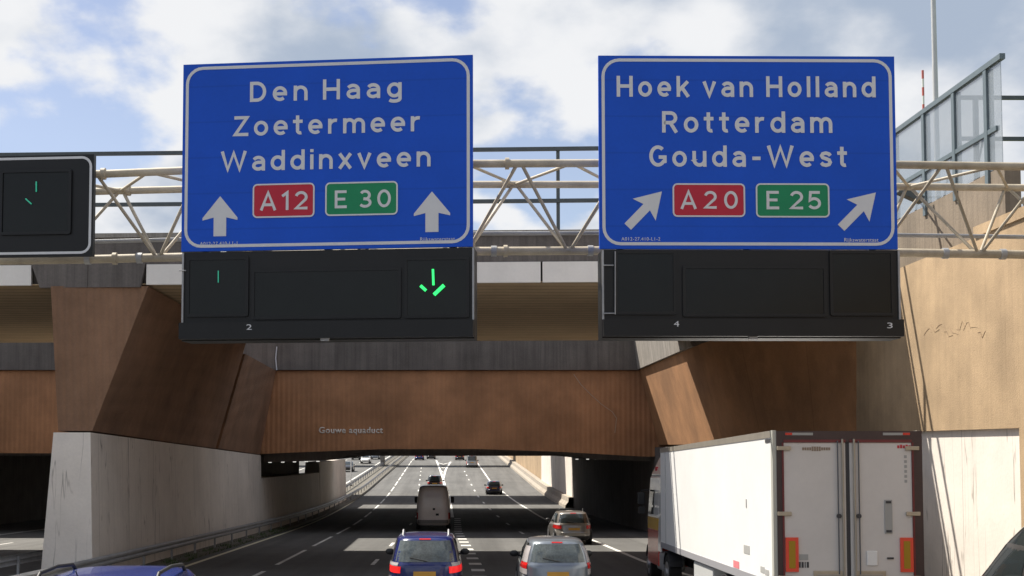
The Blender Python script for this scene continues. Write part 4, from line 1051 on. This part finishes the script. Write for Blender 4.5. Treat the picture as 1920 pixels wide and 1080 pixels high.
# beige van
y = 73.0
vt = [(0.28, 0.93, 0.12, 5.4, 7), (0.40, 1.0, 0.0, 5.6, 7), (0.62, 1.01, 0.0, 5.6, 7), (0.66, 1.01, 0.05, 5.5, 7), (1.2, 1.01, 0.06, 5.1, 8), (1.5, 0.99, 0.075, 4.5, 8), (2.2, 0.90, 0.12, 3.8, 7), (2.46, 0.84, 0.16, 3.5, 6), (2.56, 0.77, 0.24, 3.3, 5), (2.60, 0.58, 0.45, 3.0, 4)]
vn = thing('van', 'plain beige panel van seen from behind in the shade of the aqueduct', 'van', (P(812, 980, y).x, y, zr(y)))
s = Shape(vt); obj('body', s.body(), p_van, vn, world=False, smooth=38)
obj('rear_door', s.rear(-0.88, -0.012, 0.70, 2.38, 0.012), p_van, vn, world=False, smooth=60); obj('rear_door', s.rear(0.012, 0.88, 0.70, 2.38, 0.012), p_van, vn, world=False, smooth=60)
obj('windscreen', s.rear(-0.88, 0.88, 1.45, 2.2, front=True), car_glass, vn, world=False, smooth=60)
obj('door_handle', MB().box(-0.02, 0.12, -0.0, 0.1, 1.18, 1.30), trim_m, vn, world=False); obj('door_lock', MB().box(0.16, 0.34, 0.0, 0.1, 0.86, 0.98), trim_m, vn, world=False)
obj('bumper', s.rear(-0.98, 0.98, 0.40, 0.60, 0.03), mat('bumper_grey', (0.2, 0.19, 0.18), 0.7, world=False), vn, world=False, smooth=60)
for sg in (-1, 1):
    obj('tail_light', s.rear(sg * 0.998, sg * 0.90, 0.64, 1.02, 0.014), tail_red, vn, world=False, smooth=60)
    obj('side_window', s.side(sg, 3.2, 4.3, 1.5, 2.1, slant1=0.5), car_glass, vn, world=False)
    obj('mirror', MB().box(sg * 1.02, sg * 1.24, 4.2, 4.32, 1.42, 1.80).bevel(0.03), trim_m, vn, world=False)
    for yy in (1.1, 4.5):
        obj('wheel_arch', MB().tube((sg * 0.8, yy, 0.37), (sg * 1.014, yy, 0.37), 0.41, 24), trim_m, vn, world=False, smooth=40); wheel(vn, sg * 1.02, yy, 0.35, 0.24)
# smaller cars ahead
HT = hatch_tab(1.72, 4.2, 0.93, 1.48, 0.38, 1.1)
def far_car(label, px, py, m, rz=0.0, group=None, tab=HT, dx=0.0, belt=0.93, H=1.48):
    q = on_road(px, py)
    if rz: q = q + Vector((0, 0, 0))
    return car('car', label, 'car', (q.x + dx, q.y, zr(q.y)), rz, tab, m, belt, H, group=group)
far_car('navy hatchback driving on the sunlit far road near the right edge line', 927, 928, p_navy)
y = 141.0; car('car', 'black car with its roof just showing above the beige van', 'car', (P(815, 905, y).x, y, zr(y)), 0, hatch_tab(1.8, 4.4, 1.05, 1.75, 0.25, 1.1), p_black, 1.05, 1.75)
far_car('small blue car far up the left lane of the rising road', 786, 863, p_blue2)
q = on_road(885, 877)
v2 = hatch_tab(1.9, 4.8, 1.1, 2.0, 0.2, 1.0, 5.5, 0.88)
car('van', 'light grey van far up the right hand lane', 'van', (q.x, q.y, zr(q.y)), 0, v2, p_lgrey, 1.1, 2.0, lights='van', Lw=4.8)
far_car('dark car far up the road, left of the painted gore', 808, 861, p_grey)
far_car('dark car far up the road between the painted gore and the grey van', 862, 863, p_navy)
# oncoming traffic
def on_car(label, px, py, m, **k):
    q = on_road(px, py); return car('car', label, 'car', (q.x, q.y + 2, zr(q.y + 2)), R(180), HT, m, 0.93, 1.48, **k)
on_car('white oncoming car on the opposite road, nearest to the median', 686, 869, p_white)
on_car('black oncoming car half hidden by the end of the white wall', 653, 884, p_black)
on_car('silver oncoming car farther up the opposite road behind the white one', 704, 861, p_silver)
on_car('dark grey oncoming car at the outer side of the opposite road', 668, 862, p_grey)
# blue people mover at the lower left, only its roof in view
y = 13.6
MT = [(0.25, 0.84, 0.14, 4.75, 5), (0.34, 0.93, 0.03, 4.85, 5), (0.6, 0.95, 0.0, 4.9, 5), (1.0, 0.95, 0.07, 4.6, 5), (1.13, 0.93, 0.10, 3.95, 5), (1.5, 0.89, 0.17, 3.4, 5), (1.74, 0.85, 0.26, 2.95, 4.6), (1.84, 0.79, 0.36, 2.8, 4.2), (1.885, 0.66, 0.55, 2.6, 3.8), (1.90, 0.42, 0.9, 2.3, 3.2)]
bm_ = car('minivan', 'bright blue minivan with black roof rails at the lower left edge, only its roof showing', 'minivan', (-4.2, y, zr(y)), R(0.0), MT, p_blue2, 1.13, 1.88, Lw=4.9, rails=True, plate=True, detail=False)
obj('aerial', MB().tube((-0.18, 0.75, 1.88), (-0.18, 0.62, 2.02), 0.012, 6, 0.006), trim_m, bm_, world=False)
# dark van at the lower right
y = 12.4
DT = [(0.3, 0.90, 0.12, 5.2, 5), (0.42, 0.99, 0.0, 5.3, 5), (0.7, 1.0, 0.0, 5.3, 5), (1.3, 1.0, 0.06, 4.8, 4.5), (1.9, 0.96, 0.12, 3.9, 4), (2.2, 0.88, 0.22, 3.6, 3.6), (2.42, 0.74, 0.36, 3.4, 3.2), (2.55, 0.52, 0.55, 3.1, 2.8), (2.6, 0.25, 0.9, 2.6, 2.4)]
car('van', 'dark grey van with a rounded roof cut off by the lower right corner', 'van', (7.75, y, zr(y)), 0, DT, p_grey, 1.35, 2.5, lights='van', Lw=5.3, r=0.34, rwz=(1.4, 2.05))

# ------------------------------------------------------------------ lorry
TY = 21.3
xl, xr_ = P(1452, 900, TY).x, P(1728, 900, TY).x
tk = thing('articulated_lorry', 'white refrigerated lorry with crimson door frame and red and yellow cab, on the right', 'lorry', ((xl + xr_) / 2, TY, zr(TY)), R(-1.1))
hw = (xr_ - xl) / 2; TL = 13.4
zt_ = P(1452, 808, TY).z - zr(TY); zb0 = zt_ - 2.66
kz = -0.025 * 1.0                                        # the road falls away along the trailer
def K(mb):                                               # tilt the lorry with the slope
    for v in mb.bm.verts: v.co.z += kz * v.co.y
    return mb
def T(name, mb, m, par=None, **k): return obj(name, K(mb), m, par or tk, world=False, **k)
box_ = T('trailer_box', MB().box(-hw, hw, 0.10, TL, zb0, zt_).bevel(0.02), truck_white)
T('roof_rail', MB().box(-hw - 0.012, -hw + 0.04, 0.1, TL, zt_ - 0.11, zt_ + 0.012).box(hw - 0.04, hw + 0.012, 0.1, TL, zt_ - 0.11, zt_ + 0.012), bar_m, box_)
T('bottom_rail', MB().box(-hw - 0.012, -hw + 0.04, 0.1, TL, zb0 - 0.10, zb0 + 0.05).box(hw - 0.04, hw + 0.012, 0.1, TL, zb0 - 0.10, zb0 + 0.05), mat('rail_grey', (0.30, 0.30, 0.32), 0.5, world=False), box_)
T('front_seam', MB().box(-hw - 0.006, -hw, TL - 0.95, TL - 0.91, zb0 + 0.05, zt_ - 0.12), mark_grey, box_)
T('corner_post', MB().box(-hw - 0.014, -hw + 0.05, 0.02, 0.16, zb0 - 0.1, zt_ + 0.014), mat('post_alu', (0.52, 0.52, 0.47), 0.45, metal=0.3, world=False), box_)
# rear frame
T('centre_seal', MB().box(-0.033, 0.033, 0.03, 0.09, zb0 - 0.1, zt_ - 0.2), mark_dark)
fr_ = MB().box(-hw + 0.05, -hw + 0.16, 0.0, 0.10, zb0 - 0.16, zt_).box(hw - 0.16, hw + 0.01, 0.0, 0.10, zb0 - 0.16, zt_).box(-hw + 0.16, hw - 0.16, 0.0, 0.10, zt_ - 0.19, zt_ - 0.0).box(-hw + 0.16, hw - 0.16, 0.0, 0.10, zb0 - 0.16, zb0 + 0.02)
T('rear_frame', fr_, crimson)
T('top_lamp_strip', MB().box(-hw + 0.2, -hw + 0.68, -0.01, 0.0, zt_ - 0.075, zt_ - 0.03).box(hw - 0.66, hw - 0.2, -0.01, 0.0, zt_ - 0.075, zt_ - 0.03), mark_grey)
T('marker_lamp', MB().box(-hw + 0.2, -hw + 0.32, -0.02, -0.01, zt_ - 0.072, zt_ - 0.033), tail_red); T('marker_lamp', MB().box(hw - 0.32, hw - 0.2, -0.02, -0.01, zt_ - 0.072, zt_ - 0.033), tail_red)
dz0, dz1 = zb0 + 0.03, zt_ - 0.20
for sg in (-1, 1):
    a, b = (-hw + 0.17, -0.035) if sg < 0 else (0.035, hw - 0.17)
    d_ = T('rear_door', MB().box(a, b, 0.01, 0.09, dz0, dz1).bevel(0.008), door_white)
    T('door_seal', MB().box(*((a - 0.03, a) if sg < 0 else (b, b + 0.03)), -0.012, 0.05, dz0, dz1).box(a, b, -0.012, 0.05, dz1, dz1 + 0.05).box(a, b, -0.012, 0.05, dz0 - 0.07, dz0), crimson_b, d_)
    xk = sg * 0.10
    T('lock_bar', MB().tube((xk, -0.035, dz0 - 0.15), (xk, -0.035, dz1 + 0.06), 0.021, 10), bar_m, d_, smooth=50)
    T('lock_bar', MB().tube((xk * 1.8, -0.03, dz0 - 0.1), (xk * 1.8, -0.03, dz1 + 0.03), 0.012, 8), mat('bar_dark', (0.12, 0.13, 0.15), 0.4, metal=0.4, world=False), d_, smooth=50)
    T('handle_plate', MB().box(sg * 0.10, sg * 0.62, -0.03, 0.012, dz0 + 0.07, dz0 + 0.22).bevel(0.012), hinge_m, d_)
    T('door_handle', MB().box(sg * 0.16, sg * 0.56, -0.07, -0.03, dz0 + 0.12, dz0 + 0.16).bevel(0.008), bar_m, d_)
    T('lock_stud', MB().tube((sg * 0.17, -0.05, dz0 + 1.16), (sg * 0.17, 0.0, dz0 + 1.16), 0.04, 12), mark_dark, d_)
    for zz3 in (dz1 - 0.10, dz0 + 1.20, dz0 + 0.10):
        x_ = sg * (hw - 0.17)
        T('hinge', MB().box(min(x_ - 0.12, x_ + 0.12), max(x_ - 0.12, x_ + 0.12), -0.04, 0.008, zz3 - 0.035, zz3 + 0.035).bevel(0.01), hinge_m, d_)
    xo = sg * (hw - 0.29)
    rr_ = T('rear_reflector', MB().box(xo - 0.11, xo + 0.11, -0.025, 0.008, dz0 + 0.20, dz0 + 0.79), refl_red, d_)
    T('reflector_core', MB().box(xo - 0.055 + sg * 0.0, xo + 0.055, -0.029, -0.025, dz0 + 0.26, dz0 + 0.73), refl_yel, rr_)
    if sg > 0:
        T('vent', MB().box(0.62, 0.75, -0.01, 0.012, dz0 + 0.86, dz0 + 1.44).bevel(0.004), mark_grey, d_)
        T('vent_cap', MB().box(0.64, 0.73, -0.02, -0.01, dz0 + 1.38, dz0 + 1.42).box(0.64, 0.73, -0.02, -0.01, dz0 + 0.88, dz0 + 0.92), mark_dark, d_)
        T('document_box', MB().box(0.30, 0.48, -0.02, 0.012, dz0 + 0.31, dz0 + 0.56).bevel(0.01), truck_white, d_)
        T('small_lock', MB().box(0.65, 0.76, -0.012, 0.012, dz0 + 0.42, dz0 + 0.45), mark_dark, d_)
        m_ = MB()
        for k in range(6): m_.box(hw - 0.30, hw - 0.255, 0.004, 0.012, dz1 - 0.27 - k * 0.085, dz1 - 0.22 - k * 0.085)
        T('column_lettering', m_, mark_grey, d_)
        m_ = MB()
        for k in range(5): m_.box(0.86 + k * 0.048, 0.897 + k * 0.048, 0.004, 0.012, dz1 - 0.10, dz1 - 0.05 + 0.012 * (k % 2))
        T('red_lettering', m_, mark_red, d_)
    else:
        m_ = MB()
        for k in range(12):
            h_ = 0.05 + 0.028 * (1 if 3 < k < 8 else 0); m_.box(-0.78 + k * 0.041, -0.748 + k * 0.041, 0.004, 0.012, dz1 - 0.11 - h_ / 2, dz1 - 0.11 + h_ / 2)
        T('maker_lettering', m_, mark_brown, d_)
        T('sticker', MB().box(-hw + 0.42, -hw + 0.57, 0.002, 0.012, dz0 + 0.40, dz0 + 0.50), mark_grey, d_)
        m_ = MB()
        T('small_lettering', MB().box(-hw + 0.41, -hw + 0.44, 0.002, 0.012, dz0 + 0.27, dz0 + 0.37).box(-hw + 0.455, -hw + 0.49, 0.002, 0.012, dz0 + 0.27, dz0 + 0.37).box(-hw + 0.51, -hw + 0.525, 0.002, 0.012, dz0 + 0.27, dz0 + 0.37).box(-hw + 0.545, -hw + 0.58, 0.002, 0.012, dz0 + 0.27, dz0 + 0.37), mark_dark, d_)
# side markings near the rear
T('side_sticker', MB().box(-hw - 0.006, -hw, 2.0, 2.5, zb0 + 0.40, zb0 + 0.56), mark_grey, box_)
T('side_sticker', MB().box(-hw - 0.006, -hw, 2.95, 3.5, zb0 + 0.06, zb0 + 0.20), mat('pink_print', (0.65, 0.20, 0.22), 0.6, world=False), box_)
T('side_sticker', MB().box(-hw - 0.006, -hw, 0.45, 0.75, zb0 + 0.12, zb0 + 0.22).box(-hw - 0.006, -hw, 0.8, 1.1, zb0 + 0.14, zb0 + 0.25), mark_grey, box_)
T('side_lock', MB().box(-hw - 0.01, -hw, 2.2, 2.26, zb0 + 1.28, zb0 + 1.44), mark_grey, box_)
T('bump_stop', MB().box(-hw - 0.01, -hw, 0.2, 0.6, zt_ - 0.19, zt_ - 0.13), mark_dark, box_)
T('chassis', MB().box(-0.55, -0.38, 0.3, TL - 0.3, zb0 - 0.45, zb0 - 0.06).box(0.38, 0.55, 0.3, TL - 0.3, zb0 - 0.45, zb0 - 0.06).box(-hw + 0.1, hw - 0.1, 0.15, 0.3, zb0 - 0.75, zb0 - 0.55).box(-0.5, -0.42, 0.2, 0.34, zb0 - 0.7, zb0 - 0.3).box(0.42, 0.5, 0.2, 0.34, zb0 - 0.7, zb0 - 0.3), chassis_m)
T('pallet_box', MB().box(-hw + 0.05, -0.6, 6.0, 8.4, zb0 - 0.62, zb0 - 0.14).bevel(0.03), mat('box_grey', (0.45, 0.46, 0.46), 0.6, world=False))
T('landing_leg', MB().box(-0.9, -0.75, 9.4, 9.55, 0.35, zb0 - 0.1).box(0.75, 0.9, 9.4, 9.55, 0.35, zb0 - 0.1), chassis_m)
def lorry_wheel(x, y, r=0.5):
    sg = 1 if x > 0 else -1
    w_ = T('wheel', MB().tube((x - sg * 0.32, y, r), (x, y, r), r, 28), tyre_m, smooth=40)
    T('rim', MB().tube((x - sg * 0.02, y, r), (x + sg * 0.012, y, r), r * 0.62, 20).tube((x, y, r), (x + sg * 0.06, y, r), r * 0.28, 14), rim_m, w_, smooth=40)
    T('mudguard', MB().prism([(x - sg * 0.34, y + 0.60 * math.cos(R(a)), r + 0.60 * math.sin(R(a))) for a in range(20, 161, 14)] + [(x - sg * 0.34, y + 0.56 * math.cos(R(a)), r + 0.56 * math.sin(R(a))) for a in range(160, 19, -14)], (sg * 0.36, 0, 0)), chassis_m)
for yy in (1.9, 3.2, 4.5):
    for sg in (-1, 1): lorry_wheel(sg * (hw - 0.03), yy)
# tractor
y0c = TL - 1.0
for sg in (-1, 1):
    lorry_wheel(sg * (hw - 0.03), y0c + 0.1); lorry_wheel(sg * (hw - 0.06), y0c + 3.9)
T('tractor_frame', MB().box(-0.5, 0.5, y0c - 0.8, y0c + 3.5, 0.6, 0.95), chassis_m)
T('fuel_tank', MB().box(-hw + 0.06, -0.6, y0c + 0.9, y0c + 2.3, 0.45, 1.0).bevel(0.08), galv)
ca0, ca1 = TL + 0.75, TL + 3.0
cw = 1.235
def cabsec(z0, z1, in0=0.0, in1=0.0, f0=0.0, f1=0.0):
    return MB().hexa([(-cw + in0, ca0, z0), (cw - in0, ca0, z0), (cw - in0, ca1 - f0, z0), (-cw + in0, ca1 - f0, z0), (-cw + in1, ca0, z1), (cw - in1, ca0, z1), (cw - in1, ca1 - f1, z1), (-cw + in1, ca1 - f1, z1)])
cab = T('cab', cabsec(1.92, 3.15, 0, 0.06, 0, 0.25).bevel(0.05), p_white)
T('cab_lower', cabsec(0.55, 1.58).bevel(0.03), cab_red, cab); T('cab_band', cabsec(1.581, 1.919).bevel(0.004), cab_yel, cab)
T('roof_deflector', cabsec(3.16, 3.72, 0.06, 0.22, 0.3, 1.1).bevel(0.05), p_white, cab)
T('roof_emblem', MB().box(-cw + 0.10, -cw + 0.145, ca0 + 0.9, ca0 + 1.3, 3.22, 3.42), mark_red, cab)
for sg in (-1, 1):
    x_ = sg * (cw + 0.004); T('side_window', MB().hexa([(x_ - 0.02, ca0 + 1.0, 2.02), (x_ + 0.006, ca0 + 1.0, 2.02), (x_ + 0.006, ca1 - 0.25, 2.02), (x_ - 0.02, ca1 - 0.25, 2.02), (x_ - sg * 0.045 - 0.02, ca0 + 1.0, 2.75), (x_ - sg * 0.03, ca0 + 1.0, 2.75), (x_ - sg * 0.03, ca1 - 0.45, 2.75), (x_ - sg * 0.045 - 0.02, ca1 - 0.45, 2.75)]), car_glass, cab)
    T('side_deflector', MB().hexa([(sg * cw - 0.02, ca0 - 0.55, 1.0), (sg * cw + 0.02, ca0 - 0.55, 1.0), (sg * cw + 0.02, ca0 - 0.01, 1.0), (sg * cw - 0.02, ca0 - 0.01, 1.0), (sg * (cw - .06) - 0.02, ca0 - 0.55, 3.1), (sg * (cw - .06) + 0.02, ca0 - 0.55, 3.1), (sg * (cw - .06) + 0.02, ca0 - 0.01, 3.1), (sg * (cw - .06) - 0.02, ca0 - 0.01, 3.1)]), p_white, cab)
    T('mirror', MB().box(sg * (cw + 0.12), sg * (cw + 0.34), ca1 - 0.32, ca1 - 0.18, 2.28, 2.66).bevel(0.03).box(sg * (cw + 0.12), sg * (cw + 0.32), ca1 - 0.32, ca1 - 0.18, 2.02, 2.22).tube((sg * cw, ca1 - 0.25, 2.72), (sg * (cw + 0.22), ca1 - 0.25, 2.72), 0.025, 6).tube((sg * (cw + 0.22), ca1 - 0.25, 2.72), (sg * (cw + 0.22), ca1 - 0.25, 2.05), 0.02, 6), trim_m, cab)
T('windscreen', MB().hexa([(-1.1, ca1 - 0.05, 2.0), (1.1, ca1 - 0.05, 2.0), (1.1, ca1 + 0.012, 2.0), (-1.1, ca1 + 0.012, 2.0), (-1.06, ca1 - 0.25, 2.95), (1.06, ca1 - 0.25, 2.95), (1.06, ca1 - 0.19, 2.95), (-1.06, ca1 - 0.19, 2.95)]), car_glass, cab)
T('cooling_unit', MB().box(-1.0, 1.0, TL, TL + 0.45, zb0 + 0.9, zt_ - 0.1).bevel(0.05), p_white)
